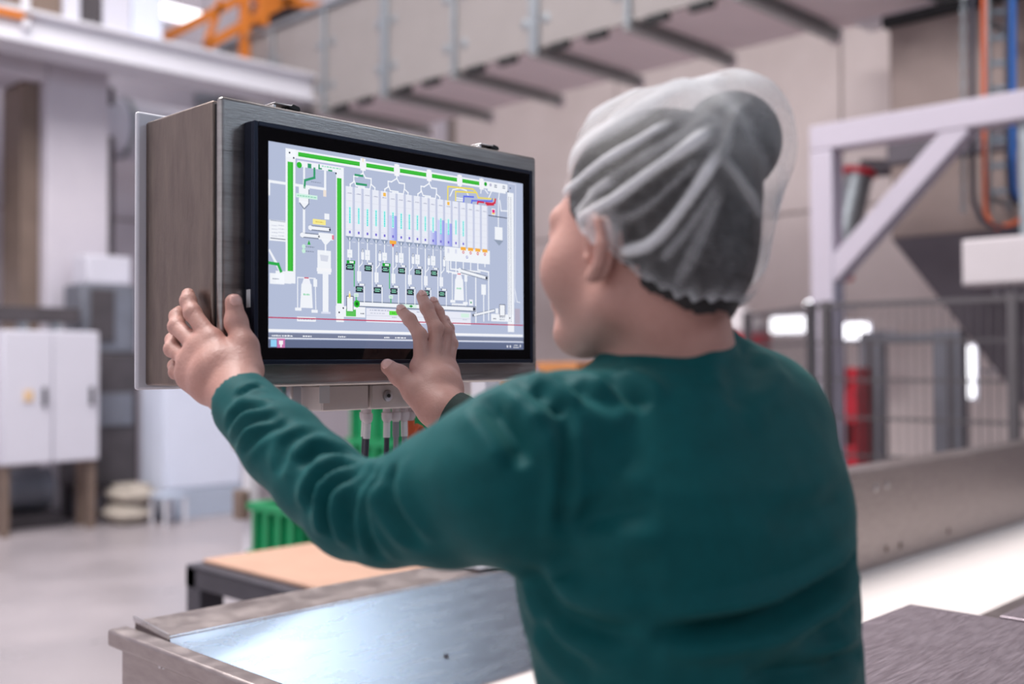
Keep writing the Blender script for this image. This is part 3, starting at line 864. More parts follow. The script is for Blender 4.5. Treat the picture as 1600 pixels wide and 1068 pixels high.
while t_ < a_(447, 1002)[1]:
    rect(gx3-2.0, t_, gx3-.7, t_+1.1, GD, 4); t_ += 2.2
# left small installations
line([a_(68, 400), a_(68, 330), (a_(380, 350)[0], a_(68, 330)[1]+.5), a_(380, 280)], 3.6, WH, 2)
line([a_(263, 250), a_(263, 350)], 3.0, WH, 4); line([a_(320, 262), a_(320, 312), a_(268, 326), a_(265, 365)], 3.2, TEAL, 5)
dashes(a_(330, 337), 16, 1.2, GRY)
crect(a_(264, 405), 17, 22, WH, 5); poly([a_(236, 440), a_(291, 446), a_(266, 487)], WH, 5); line([a_(240, 452), a_(264, 484), a_(290, 456), a_(290, 380)], 1.6, GRY, 6)
crect(a_(278, 415), 34, 5.5, (214, 246, 234), 7); dashes(a_(278, 415), 30, 1.4, (140, 210, 180), 9, 8)
crect(a_(378, 398), 5, 9, (244, 232, 222), 5); line([a_(263, 490), a_(263, 615)], 3.6, WH, 4)
crect(a_(390, 526), 8, 8, WH, 4); crect(a_(348, 556), 21, 7, (252, 240, 150), 4); dashes(a_(348, 556), 12, 1.5, (220, 190, 80), 5)
for (xa, ya), (xb, yb) in (((290, 586), (410, 600)), ((245, 626), (350, 634))):
    s0, s1 = a_(xa, ya)[0], a_(xb, yb)[0]; tm = a_(xa, ya)[1]
    rect(s0, tm-3.6, s1, tm+3.6, GRY, 4); rect(s0+1, tm-2.2, s1-1.5, tm+2.0, WH, 5)
    disc((s0+2.4, tm), 3.4, WH, 6); disc((s1-1, tm), 1.6, (50, 56, 80), 6)
crect(a_(385, 636), 24, 9, WH, 6); poly([a_(356, 648), a_(414, 654), a_(390, 680), a_(376, 678)], WH, 6); crect(a_(424, 641), 3.4, 6, (232, 130, 150), 7)
poly([a_(282, 680), a_(300, 681), a_(291, 655)], (46, 180, 70), 5); disc(a_(262, 690), 3, (206, 244, 226), 5); disc(a_(262, 715), 3, (206, 244, 226), 5)
dashes(a_(296, 693), 14, 1.4, GRY); dashes(a_(296, 718), 14, 1.4, GRY)
line([a_(383, 680), a_(383, 720)], 2.6, WH, 4)
crect(a_(376, 778), 22, 32, WH, 4); poly([a_(352, 735), a_(400, 742), a_(395, 775), a_(357, 770)], (218, 222, 236), 5); crect(a_(376, 820), 24, 5, (250, 251, 255), 6)
rect(a_(368, 900)[0], a_(370, 838)[1], a_(400, 900)[0], a_(380, 1055)[1], WH, 3); rect(a_(360, 1040)[0], a_(370, 1050)[1], a_(412, 1040)[0], a_(370, 1062)[1], LV, 3)
crect(a_(118, 603), 26, 27, WH, 4); line([a_(78, 545), a_(158, 555)], 1.2, GRY, 4); line([a_(78, 643), a_(158, 652)], 1.0, (90, 98, 120), 5)
for i in range(4):
    for j in range(2): dashes(a_(100+j*38, 575+i*19), 9, 1.2, (200, 204, 220), 4, 6)
line([a_(70, 715), a_(130, 820)], 4.5, WH, 3); line([a_(68, 780), a_(120, 788), a_(135, 825)], 4.0, (48, 176, 80), 4)
# silos
s0, s1 = a_(492, 500)[0], a_(1289, 580)[0]
st0, st1 = a_(492, 357)[1], a_(492, 632)[1]
pw = (s1-s0)/18
fills = {5: .52, 10: .30, 11: .55, 12: .50}
for i in range(18):
    x0, x1 = s0+i*pw+.5, s0+(i+1)*pw-.4
    rect(x0, st0, x1, st1, (238, 241, 252), 3)
    rect(x1-2.6, st0, x1, st1, (206, 211, 234), 4); rect(x0, st0, x0+1.2, st1, (222, 226, 244), 4)
    for j in range(1, 7):
        rect(x0, st0+j*(st1-st0)/7, x1, st0+j*(st1-st0)/7+.35, (214, 216, 232), 5)
    dashes(((x0+x1)/2, st0+9), 7, 1.2, (166, 170, 196), 4)
    if i in fills:
        tt = st1-(st1-st0)*fills[i]
        for j in range(6):
            f0 = j/6
            rect(x0+(x1-x0)*f0, tt, x0+(x1-x0)*(f0+1/6), st1, tuple(int(a+(b2-a)*(f0**1.3)) for a, b2 in zip((214, 218, 250), (142, 150, 236))), 6)
    if i < 15:
        cx = (x0+x1)/2
        hh_ = st1-st0
        rect(cx-2, st0+.40*hh_, cx+2, st0+.74*hh_, (214, 252, 250), 7)
        t_ = st0+.42*hh_
        while t_ < st0+.72*hh_:
            h_ = random.uniform(1.2, 3.2); rect(cx-1.1, t_, cx+1.1, t_+h_, (92, 226, 226), 8); t_ += h_+.5
        crect((cx, st1-5.8), 3.2, 3.6, (124, 116, 216), 8)
    if i in (4, 12): crect(((x0+x1)/2, st0+4.5), 5, 5, (250, 196, 92), 8)
    if i < 12:
        poly([(x0+.3, st1), (x1-.3, st1), ((x0+x1)/2+.7, st1+7), ((x0+x1)/2-.7, st1+7)], (146, 160, 186), 4)
        crect(((x0+x1)/2, st1+3.6), 1.6, 3.8, WH, 5)
        dashes((x1, st1+7.5), 5, .8, WH, 3, 4)
crect((s0+5.5*pw, st1+2.5), 12, 5, (250, 182, 70), 9); poly([(s0+5.5*pw-2.5, st1+5), (s0+5.5*pw+2.5, st1+5), (s0+5.5*pw, st1+10)], (214, 60, 70), 9)
# branch pipes over the silos
def branch(cx, w, green=False):
    top = tb-1
    line([(cx, top), (cx, top+6)], 2.2, WH, 4)
    line([(cx, top+6), (cx-w*.9, top+12), (cx-w*1.45, top+12), (cx-w*1.45, top+20), (cx-w*2, top+24), (cx-w*2, st0)], 2.0, WH, 4)
    line([(cx, top+6), (cx+w*.4, top+12), (cx+w*1.3, top+12), (cx+w*1.3, top+20), (cx+w*1.9, top+24), (cx+w*1.9, st0)], 2.0, WH, 4)
    line([(cx-w*1.4, top+18), (cx-w*1.1, top+25), (cx+w*.2, top+25), (cx+w*.2, st0)], 1.8, WH, 4)
    line([(cx+w*1.25, top+20), (cx+w*1.1, top+27), (cx-w*.7, top+27), (cx-w*.7, st0)], 1.8, WH, 4)
    if green:
        line([(cx-w*1.2, top+10), (cx-w*.1, top+10)], 3, TEAL, 5); line([(cx-w*1.0, top+22), (cx+w*.5, top+22)], 3, TEAL, 5)
for k, x in enumerate((590, 778, 958)): branch(a_(x, 300)[0], pw*.72, k == 0)
# coloured pipes at upper right
Y_, B_, R_ = (244, 224, 90), (104, 118, 236), (214, 50, 74)
line([a_(1062, 436), a_(1062, 362), a_(1200, 376), a_(1215, 388)], 2.3, Y_, 6); line([a_(1106, 438), a_(1106, 390), a_(1222, 396), a_(1232, 424), a_(1318, 432)], 2.3, Y_, 6)
line([a_(1150, 445), a_(1152, 416), a_(1205, 420)], 2.6, B_, 6); line([a_(1195, 452), a_(1197, 440), a_(1308, 444), a_(1310, 432)], 2.6, B_, 7)
line([a_(1228, 456), a_(1230, 446), a_(1262, 450)], 2.8, R_, 8); line([a_(1275, 454), a_(1310, 458), a_(1324, 452), a_(1327, 434)], 3.4, R_, 8); line([a_(1280, 464), a_(1318, 464)], 2.2, R_, 8)
for pts in (((1130, 340), (1130, 372), (1090, 380), (1075, 414)), ((1130, 372), (1165, 384), (1175, 410)), ((1250, 360), (1246, 398)), ((1270, 380), (1285, 400)), ((1310, 380), (1290, 425)), ((1352, 380), (1345, 430), (1345, 590)), ((1352, 440), (1360, 496), (1395, 498)), ((1105, 424), (1150, 430)), ((1105, 436), (1150, 440))):
    line([a_(*p) for p in pts], 1.9, WH, 5)
crect(a_(1335, 372), 40, 13, WH, 4); disc(a_(1272, 349), 3.2, (34, 170, 50), 6); disc(a_(1300, 354), 2.6, (190, 190, 214), 6)
for x, y in ((1328, 356), (1328, 366), (1374, 362), (1374, 372)): crect(a_(x, y), 6, 1.6, GRY, 6)
crect(a_(1317, 502), 8, 10, WH, 6); crect(a_(1317, 499), 6, 5, (234, 40, 130), 7); crect(a_(1317, 512), 6, 2, (250, 200, 60), 7)
line([a_(1290, 522), a_(1392, 537)], 1.2, (40, 44, 60), 6)
crect(a_(1347, 622), 17, 20, WH, 6); poly([a_(1320, 655), a_(1374, 662), a_(1350, 690)], (150, 162, 184), 6)
rect(a_(1396, 600)[0], a_(1396, 395)[1], a_(1431, 600)[0], 240, WH, 3)
t_ = a_(1396, 420)[1]
while t_ < 224:
    for x in (1404, 1416): rect(a_(x, 700)[0]-.7, t_, a_(x, 700)[0]+.7, t_+1.3, (112, 116, 140), 5)
    t_ += 2.7
line([a_(1440, 360), a_(1440, 700), a_(1440, 1000)], 1.6, (222, 226, 244), 3); line([a_(1400, 345), a_(1440, 352)], 1.4, (222, 226, 244), 3)
line([a_(1440, 930), a_(1452, 1000), a_(1468, 1004)], 1.2, WH, 4)
# equipment under the silos
rect(s0+12*pw, st1+1, s1+3, st1+22, WH, 4)
for i in range(12, 14):
    crect((s0+(i+.5)*pw, st1+7), 4, 7, LV, 5); line([(s0+(i+.5)*pw, st1+10), (s0+(i+.5)*pw, st1+40)], 2, WH, 5)
for i in range(14, 18):
    cx = s0+(i+.5)*pw
    crect((cx, st1+1.5), 11, 5, (250, 182, 70), 6); disc((cx, st1+7), 2.3, (214, 60, 80), 6); disc((cx, st1+7), 1.2, WH, 7)
    line([(cx, st1+10), (cx, st1+(34 if i < 16 else 26))], 2, WH, 5)
disc((s0+15*pw, st1+14), 2.2, (100, 110, 200), 6); disc((s0+15*pw, st1+14), 1.4, WH, 7)
line([(s0+12.3*pw, st1+20), (s0+12.3*pw, st1+38), (s0+16.2*pw, st1+42), (s0+16.2*pw, 226)], 2.2, WH, 5)
line([(s0+12.8*pw, st1+20), (s0+12.8*pw, st1+34), (s0+16.8*pw, st1+35)], 2.2, WH, 5)
line([(s0+16.5*pw, st1+26), (s0+16.5*pw, st1+32), (s0+18*pw, st1+34), (s0+18*pw, 222)], 2.2, WH, 5)
line([(s0+17.3*pw, st1+60), (s0+17.3*pw, 224)], 2.0, WH, 5); crect((s0+17.3*pw, st1+62), 10, 16, WH, 5)
def conveyor(pa, pb, w, layer=7, end=True):
    line([pa, pb], w, GRY, layer); line([pa, pb], w*.62, WH, layer+1)
    disc(pb, w*.32, (40, 46, 66), layer+2)
    if end: disc(pa, w*.55, WH, layer+2)
conveyor(a_(1130, 825), a_(1280, 868), 7)
def display(p, layer=8):
    crect(p, 13.2, 8.6, (46, 58, 66), layer)
    for r_ in range(2):
        x = p[0]-4
        while x < p[0]+3.4:
            w_ = random.uniform(.8, 1.8); rect(x, p[1]-2.4+r_*2.7, x+w_, p[1]-.8+r_*2.7, (150, 232, 200), layer+1); x += w_+.4
    for sx in (-6.2, 5.2): rect(p[0]+sx, p[1]-.4, p[0]+sx+1, p[1]+.4, WH, layer+1)
r1 = ((518, 804), (620, 812), (716, 819), (807, 826), (898, 832), (988, 838))
r2 = ((572, 928), (672, 934), (764, 939), (856, 943), (945, 948), (1033, 953))
ty1 = a_(518, 804)[1]; ty2 = a_(572, 928)[1]
for k in range(6):
    x1_, x2_ = a_(*r1[k])[0], a_(*r2[k])[0]
    on_ = k in (0, 2)
    fx = s0+(2*k+.5)*pw
    line([(fx, st1+7), (fx, ty1-8)], 1.6, WH, 4)
    line([(s0+(2*k+1.5)*pw, st1+7), (s0+(2*k+1.5)*pw, ty2-10)], 1.9, WH, 4)
    crect((fx, ty1-18.5), 8.5, 11 if on_ else 14, WH, 5); dashes((fx, ty1-18), 5, 1.0, (200, 214, 220), 4, 6)
    if not on_: line([(fx, ty1-25), (fx, ty1-12)], .5, LV, 6)
    sx_ = s0+(2*k+1.95)*pw
    crect((sx_, ty1-17), 5, 10.5, WH, 5); crect((sx_, ty1-24), 2.6, 5, (90, 96, 116), 5); crect((sx_, ty1-24), 1.6, 3.8, WH, 6)
    line([(sx_, ty1-11.5), (sx_-1, ty1-6), (sx_-6, ty1-1)], 1.4, WH, 5); dashes((sx_+.5, ty1-10), 2, 1.2, GRY, 2, 6)
    line([(x1_-(3 if on_ else 0), ty1-6.8), (x1_+7, ty1-6.8)], 4.6 if on_ else 3.2, (30, 168, 54) if on_ else GRY, 7)
    rect(x1_-.5, ty1-8.2, x1_+6.5, ty1-5.6, WH, 8)
    line([(x1_+7.6, ty1-5.5), (x1_+7.6, ty2-4 if on_ else ty2+17)], 1.6, (70, 190, 110) if on_ else WH, 6)
    display((x1_, ty1))
    bx_ = s0+(2*k+1.5)*pw
    crect((bx_+.8, ty2-18.3), 7, 14, WH, 5); line([(bx_+.8, ty2-25), (bx_+.8, ty2-12)], .5, LV, 6)
    line([(x2_-1, ty2-6.6), (x2_+8, ty2-6.6)], 3.2, GRY, 7); rect(x2_, ty2-8, x2_+8.4, ty2-5.4, WH, 8)
    line([(x2_+8.6, ty2-5.4), (x2_+8.6, ty2+17)], 1.6, WH, 6)
    display((x2_, ty2))
    if k in (0, 2):
        crect((x2_-5.5, ty2+8.2), 7.5, 4.6, (228, 248, 238), 9); dashes((x2_-5.5, ty2+8.2), 5, 1.1, (130, 200, 160), 4, 10)
        line([(x2_-5.5, ty2+10), (x2_-5.5, ty2+18)], 1.8, (70, 190, 110), 6)
# big bag stations
def station(p, lab):
    line([(p[0]-14, p[1]+19), (p[0]-14, p[1]-22), (p[0]+14, p[1]-22), (p[0]+15, p[1]+19)], 1.4, WH, 4)
    poly([(p[0]-8, p[1]-14), (p[0]+8, p[1]-14), (p[0]+10, p[1]+18), (p[0]-10, p[1]+18)], WH, 5)
    poly([(p[0]-4, p[1]-22), (p[0]+4, p[1]-22), (p[0]+7, p[1]-14), (p[0]-7, p[1]-14)], (244, 246, 255), 5)
    dashes(p, 10, 2.6, (150, 220, 180), 4, 6); crect((p[0], p[1]-22), 7, 1.6, (214, 90, 110), 6); crect((p[0]+14, p[1]-16), 6, 10, WH, 6)
    rect(p[0]-18, p[1]+18, p[0]-8, p[1]+22, WH, 5); rect(p[0]+8, p[1]+20, p[0]+18, p[1]+24, WH, 5)
    crect((p[0], p[1]+lab), 30, 6, WH, 5); dashes((p[0], p[1]+lab), 26, 1.8, (176, 182, 204), 9, 6)
station(a_(278, 955), 33); station(a_(1128, 925), 26)
crect(b_(1195, 363), 8, 9, WH, 6); disc(b_(1195, 363), 1.6, TEAL, 7)
# lower conveyor, message panel, status and task bars
tc = b_(560, 368)[1]
conveyor((b_(558, 368)[0], tc), (b_(1212, 398)[0], tc), 8.4, 6, False); disc((b_(558, 368)[0], tc), 5.2, (46, 190, 50), 10); disc((b_(558, 368)[0], tc), 2.6, (24, 110, 30), 11)
line([(b_(825, 380)[0]-4, tc), (b_(825, 380)[0]+20, tc)], 5, (222, 248, 236), 10); poly([(b_(860, 380)[0]-4, tc), (b_(860, 380)[0], tc-2), (b_(860, 380)[0]+4, tc), (b_(860, 380)[0], tc+2)], (40, 150, 60), 11)
crect(b_(520, 368), 12, 22, (60, 62, 90), 5); crect(b_(520, 368), 10, 20, WH, 6); crect(b_(518, 322), 3, 7, (248, 226, 130), 6); crect(b_(518, 306), 2, 4, WH, 6)
rect(b_(441, 380)[0], b_(441, 378)[1], b_(606, 440)[0], b_(441, 438)[1], WH, 2)
crect(b_(526, 418), 17, 9.5, (96, 200, 92), 5); dashes(b_(590, 422), 7, 1.6, (80, 86, 110)); disc(b_(460, 415), 1.3, (40, 46, 70), 5); disc(b_(483, 391), 1.3, (40, 46, 70), 5)
pm0, pm1 = b_(611, 392), b_(1195, 474)
rect(pm0[0], pm0[1], pm1[0], pm0[1]+19.5, (238, 240, 252), 3); line([(pm0[0], pm0[1]+10), (pm1[0], pm0[1]+10)], .6, (206, 210, 228), 4)
dashes((pm0[0]+24, pm0[1]+2.4), 36, 1.4, (180, 184, 206), 9); dashes((pm0[0]+20, pm0[1]+6.6), 26, 1.3, (200, 204, 220), 6); dashes((pm0[0]+112, pm0[1]+2.4), 40, 1.4, (180, 184, 206), 9)
crect(b_(762, 420), 15, 6, (96, 228, 70), 5); dashes(b_(764, 420), 6, 1.2, (40, 130, 40), 3, 6); dashes(b_(768, 444), 9, 1.4, (180, 184, 206), 4); crect(b_(1162, 435), 17, 6, (218, 246, 232), 5); dashes(b_(1162, 458), 10, 1.2, (190, 196, 214), 4)
conveyor(b_(1322, 408), b_(1208, 434), 5, 5, False)
crect(b_(1370, 407), 13, 19, (60, 62, 90), 5); crect(b_(1370, 407), 11, 17, WH, 6); dashes(b_(1370, 445), 12, 1.4, GRY, 4); dashes(b_(1370, 458), 12, 1.4, GRY, 4)
rect(b_(1308, 440)[0], b_(1396, 430)[1], b_(1432, 440)[0], b_(1396, 470)[1], WH, 3); dashes(b_(1328, 453), 7, 1.6, (80, 86, 110)); disc(b_(1412, 450), 1.3, (40, 46, 70), 5); crect(b_(1340, 410), 6, 8, WH, 5)
crect(b_(1455, 440), 12, 24, (186, 178, 196), 2)
tr = b_(70, 441)[1]
line([(0, tr), (474, tr)], 1.5, (196, 52, 92), 7)
rect(0, b_(70, 505)[1], 474, b_(70, 521)[1], (250, 251, 255), 5)
rect(0, b_(70, 523)[1]+.6, 476, b_(70, 556)[1], (124, 132, 158), 4); rect(0, b_(70, 552)[1], 474, b_(70, 557)[1], (240, 243, 252), 6)
for x, w_ in ((93, 4), (119, 10), (172, 16), (282, 14), (476, 13), (726, 10), (802, 20)): dashes((b_(x, 545)[0], b_(70, 537)[1]+1), w_, 2.0, (244, 246, 252), 5, 7)
tk = b_(70, 562)[1]
rect(0, tk, 476, 267.75, (102, 112, 142), 4)
crect((b_(96, 588)[0], (tk+267)/2), 9, 9, (150, 214, 250), 6); crect((b_(137, 588)[0], (tk+267)/2), 12, 13, (206, 120, 178), 6); crect((b_(137, 588)[0], (tk+267)/2-1), 6, 5, (250, 250, 252), 7); crect((b_(137, 588)[0], (tk+267)/2+3), 2.4, 4, (250, 250, 252), 7)
for x in (1400, 1416): crect((b_(x, 600)[0], (tk+267)/2+1), 3, 3.4, (232, 234, 244), 6)
dashes((b_(1448, 600)[0], (tk+267)/2-1), 9, 1.4, (244, 246, 252), 3, 6); dashes((b_(1448, 600)[0], (tk+267)/2+2.4), 12, 1.4, (244, 246, 252), 4, 6); crect((b_(1472, 600)[0], (tk+267)/2), 2, 4, (244, 246, 252), 6)

sm = bpy.data.materials.new('screen_picture')
sm.use_nodes = True
nt = sm.node_tree
bs = nt.nodes['Principled BSDF']
at = nt.nodes.new('ShaderNodeAttribute'); at.attribute_name = 'Col'
bs.inputs['Base Color'].default_value = (0.005, 0.006, 0.01, 1)
bs.inputs['Roughness'].default_value = 0.10
bs.inputs['Emission Strength'].default_value = 3.2
nt.links.new(at.outputs['Color'], bs.inputs['Emission Color'])
MATS['screen_picture'] = sm
g = MB(); g.v, g.f = GV, GF
scr = g.build('screen_picture', sm, mon)
ca = scr.data.color_attributes.new('Col', 'FLOAT_COLOR', 'CORNER')
k = 0
cols = np.zeros((len(scr.data.loops), 4), np.float32); cols[:, 3] = 1
for p, c in zip(scr.data.polygons, GC):
    for li in p.loop_indices: cols[li, :3] = c
ca.data.foreach_set('color', cols.ravel())
scr['label'] = 'lit process picture with silos, conveyors and displays'

# under the panel: stub, bracket, two small boxes with glands, cables
MB().lathe((0.853, 1.30, DZ0-.022), [(.016, 0), (.019, .003), (.019, .022)], 18).build('cable_entry', 'steel_plain', panel, smooth='auto')
br = MB(); br.box((0.884, 1.32, DZ0-.075), (0.903, 1.326, DZ0)); br.box((0.884, 1.32, DZ0-.003), (0.903, 1.36, DZ0))
bk = br.build('hanging_bracket', 'white_paint', panel)
MB().lathe((0.902, 1.318, DZ0-.062), [(.009, 0), (.009, .006), (.005, .008)], 14, (0, -1, 0)).build('bolt', 'steel_plain', bk, smooth='auto')
def small_box(x0, x1, label, knob):
    t = thing('interface_box', ((x0+x1)/2, 1.33, DZ0-.039), label, 'box', 'small grey boxes under the panel')
    box((x0, 1.275, DZ0-.039), (x1, 1.385, DZ0-.001)).build('housing', 'box_alu', t, bevel=0.003)
    box((x0+.002, 1.2735, DZ0-.037), (x1-.002, 1.275, DZ0-.003)).build('front_cover', 'box_alu', t)
    if knob:
        kb = MB().lathe((x0+.030, 1.2735, DZ0-.019), [(.0085, 0), (.0085, .003), (.006, .004)], 16, (0, -1, 0)).build('key_lock', 'steel_plain', t, smooth='auto')
        MB().lathe((x0+.030, 1.269, DZ0-.019), [(.003, 0), (.003, .001)], 10, (0, -1, 0)).build('keyhole', 'black_rubber', kb)
    else:
        q = on(1, 1.2733, 507, 618)
        box((q[0]-.009, 1.2728, DZ0-.027), (q[0]+.009, 1.2735, DZ0-.002)).build('label_plate', 'sticker_white', t)
    return t
small_box(0.907, 0.9925, 'small grey box with blank white label under the panel', False)
b2 = small_box(0.997, 1.175, 'longer grey box with round lock under the panel', True)
GLX = [(1.010, 1.30), (1.036, 1.34), (1.048, 1.30), (1.066, 1.30), (1.083, 1.30), (1.104, 1.31), (1.122, 1.33)]
cabm = ['dark_cable', 'dark_cable', 'dark_cable', 'grey_cable', 'grey_cable', 'orange_cable', 'orange_cable']
cl = ['dark cable in the leftmost gland under the panel', 'dark cable set back behind the leftmost under the panel', 'dark cable left of the pale grey cables under the panel', 'pale grey cable left of its twin under the panel', 'pale grey cable next to the orange cables under the panel',
      'orange cable left of its twin under the panel', 'orange cable furthest right under the panel']
zb = DZ0-.039
for i, (x, y) in enumerate(GLX):
    gm = 'white_plastic'
    gl = MB().lathe((x, y, zb-.0225), [(.005, 0), (.0075, .004), (.0085, .008), (.0085, .015), (.0065, .0155), (.0065, .0225)], 14).build('cable_gland', gm, b2, smooth='auto')
    c = thing('panel_cable', (x, y, zb-.2), cl[i], 'cable', 'cables under the panel')
    dx = (i-3)*.004
    MB().tube(bez([(x, y, zb-.0226), (x+dx*.2, y, zb-.06), (x+.008+dx*.6, y+.01, zb-.13), (x+.06+dx, y+.06, zb-.22), (1.40+dx, 1.62, zb-.28), (1.66+dx, 1.79, zb-.30)], 8), .0042 if i < 5 else .006, 10).build('sheath', cabm[i], c, smooth='auto')
    if i < 5:
        MB().tube([(x, y, zb-.0227), (x+dx*.15, y, zb-.046)], .0055, 10).build('ferrule', 'sticker_white' if i != 3 else 'grey_cable', c, smooth='auto')
# coil of orange cable tied with a black band
c = thing('cable_coil', (1.12, 1.33, zb-.13), 'looped orange cable tied with a black band beside the hand', 'cable')
lp = []
for k in range(40):
    a = 2*math.pi*k/16
    lp.append((1.118+.022*math.cos(a)+.0006*k, 1.305+.010*math.sin(a*1.3)-.0003*k, zb-.075+.045*math.sin(a)-.0008*k))
MB().tube([(1.104, 1.312, zb-.03)]+lp, .0055, 8).build('loops', 'orange_cable', c, smooth='auto')
MB().tube([(1.098, 1.292, zb-.070), (1.120, 1.288, zb-.078), (1.142, 1.292, zb-.070)], .004, 8).build('tie_band', 'black_rubber', c, smooth='auto')
MB().tube([(1.132, 1.29, zb-.026), (1.140, 1.288, zb-.048)], .010, 12).build('plug', 'dark_cable', c, smooth='auto')

# post that carries the panel
sp = thing('support_post', (1.73, 1.78, 0.953), 'white square post carrying the operator panel from the trough rim', 'post')
box((1.705, 1.755, 0.961), (1.755, 1.805, 1.62)).build('upright', 'white_paint', sp, bevel=0.003)
box((1.66, 1.73, 0.954), (1.80, 1.835, 0.961)).build('foot_plate', 'white_paint', sp)
MB().bar((1.73, 1.78, 1.57), (1.22, 1.46, 1.57), 0.05, 0.05).build('arm', 'white_paint', sp, bevel=0.003)
box((1.12, DY+.2175, 1.50), (1.29, 1.475, 1.64)).build('mount', 'white_paint', sp, bevel=0.003)

# ------------------------------------------------------------------ conveyor trough
tr = thing('conveyor_trough', (3.2, 1.4, 0), 'stainless steel conveyor trough running below the panel', 'conveyor')
X0, X1 = 0.905, 5.7
MB().prism([(X0, 1.72, .948), (X0, 1.623, .742), (X0, 1.630, .738), (X0, 1.728, .946)], (X1-X0, 0, 0)).build('far_wall', 'steel_trough', tr)
MB().prism([(X0-.004, 1.718, .946), (X0-.004, 1.84, .955), (X0-.004, 1.84, .905), (X0-.004, 1.836, .905), (X0-.004, 1.836, .951), (X0-.004, 1.718, .9425)], (X1-X0, 0, 0)).build('far_rim', 'steel_rim', tr)
MB().prism([(X0-.006, 1.714, .945), (X0-.006, 1.843, .9545), (X0-.006, 1.843, .964), (X0-.006, 1.714, .953)], (.0035, 0, 0)).build('end_lip', 'steel_plain', tr)
box((2.35, 1.605, .742), (X1, 1.6215, 1.05)).build('side_guard', 'steel_rim', tr, bevel=0.002)
box((2.35, 1.605, 1.0505), (X1, 1.72, 1.062)).build('guard_flange', 'steel_rim', tr, bevel=0.003)
box((0.858, 0.93, .914), (0.897, 1.86, .945)).build('end_rim', 'steel_rim', tr, bevel=0.006, seg=3)
box((0.875, 0.95, .50), (0.885, 1.835, .914)).build('end_plate', 'steel_rim', tr)
box((X0-.02, 0.95, .50), (X1, 0.962, .80)).build('near_wall', 'steel_rim', tr)
box((X0-.02, 0.93, .80), (X1, 0.99, .812)).build('near_rim', 'steel_rim', tr, bevel=0.003)
box((X0-.018, .965, .716), (X1, 1.620, .738)).build('belt', 'belt_cream', tr)
for x in (1.1, 3.2, 5.4):
    for y in (1.0, 1.58):
        box((x-.03, y-.03, 0), (x+.03, y+.03, .716)).build('leg', 'steel_rim', tr)
for yb, zz in ((on(0, .875, 256, 1037)[1], .875), (1.30, .875), (1.05, .875)):
    q = on(0, .874, 256, 1037)
    bo = MB().lathe((.875, yb, q[2]), [(.009, 0), (.009, .002), (.0065, .0025), (.0065, .008), (.004, .009)], 14, (-1, 0, 0)).build('bolt', 'steel_plain', tr, smooth='auto')
q = on(1, 1.655, 697, 1063)
MB().lathe((q[0], 1.655, .808), [(.006, 0), (.006, .002), (.003, .004)], 12, (0, -.9, 0.43)).build('rivet', 'dark_steel', tr, smooth='auto')
for u, v in ((1385, 857), (1407, 852), (1482, 829), (1368, 762), (1386, 757)):
    q = on(1, 1.605, u, v)
    MB().lathe((q[0], 1.605, q[2]), [(.012, 0), (.012, .002), (.006, .005)], 12, (0, -1, 0)).build('bolt', 'brown_steel' if v > 800 else 'steel_plain', tr, smooth='auto')

# brushed covers at the lower right
t = thing('steel_worktop', (1.62, .55, 0), 'brushed steel worktop at the lower right beside the worker', 'table')
box((1.26, .20, .925), (2.01, .895, .95)).build('top', 'steel_cover', t, bevel=0.002)
for x in (1.30, 1.97):
    for y in (.24, .85):
        box((x-.02, y-.02, 0), (x+.02, y+.02, .925)).build('leg', 'steel_rim', t)
t = thing('steel_worktop', (2.6, .4, 0), 'second steel worktop just peeking in at the right edge', 'table')
box((2.03, .02, .925), (3.2, .735, .95)).build('top', 'steel_cover', t, bevel=0.002)
for x in (2.07, 3.16):
    for y in (.06, .69):
        box((x-.02, y-.02, 0), (x+.02, y+.02, .925)).build('leg', 'steel_rim', t)
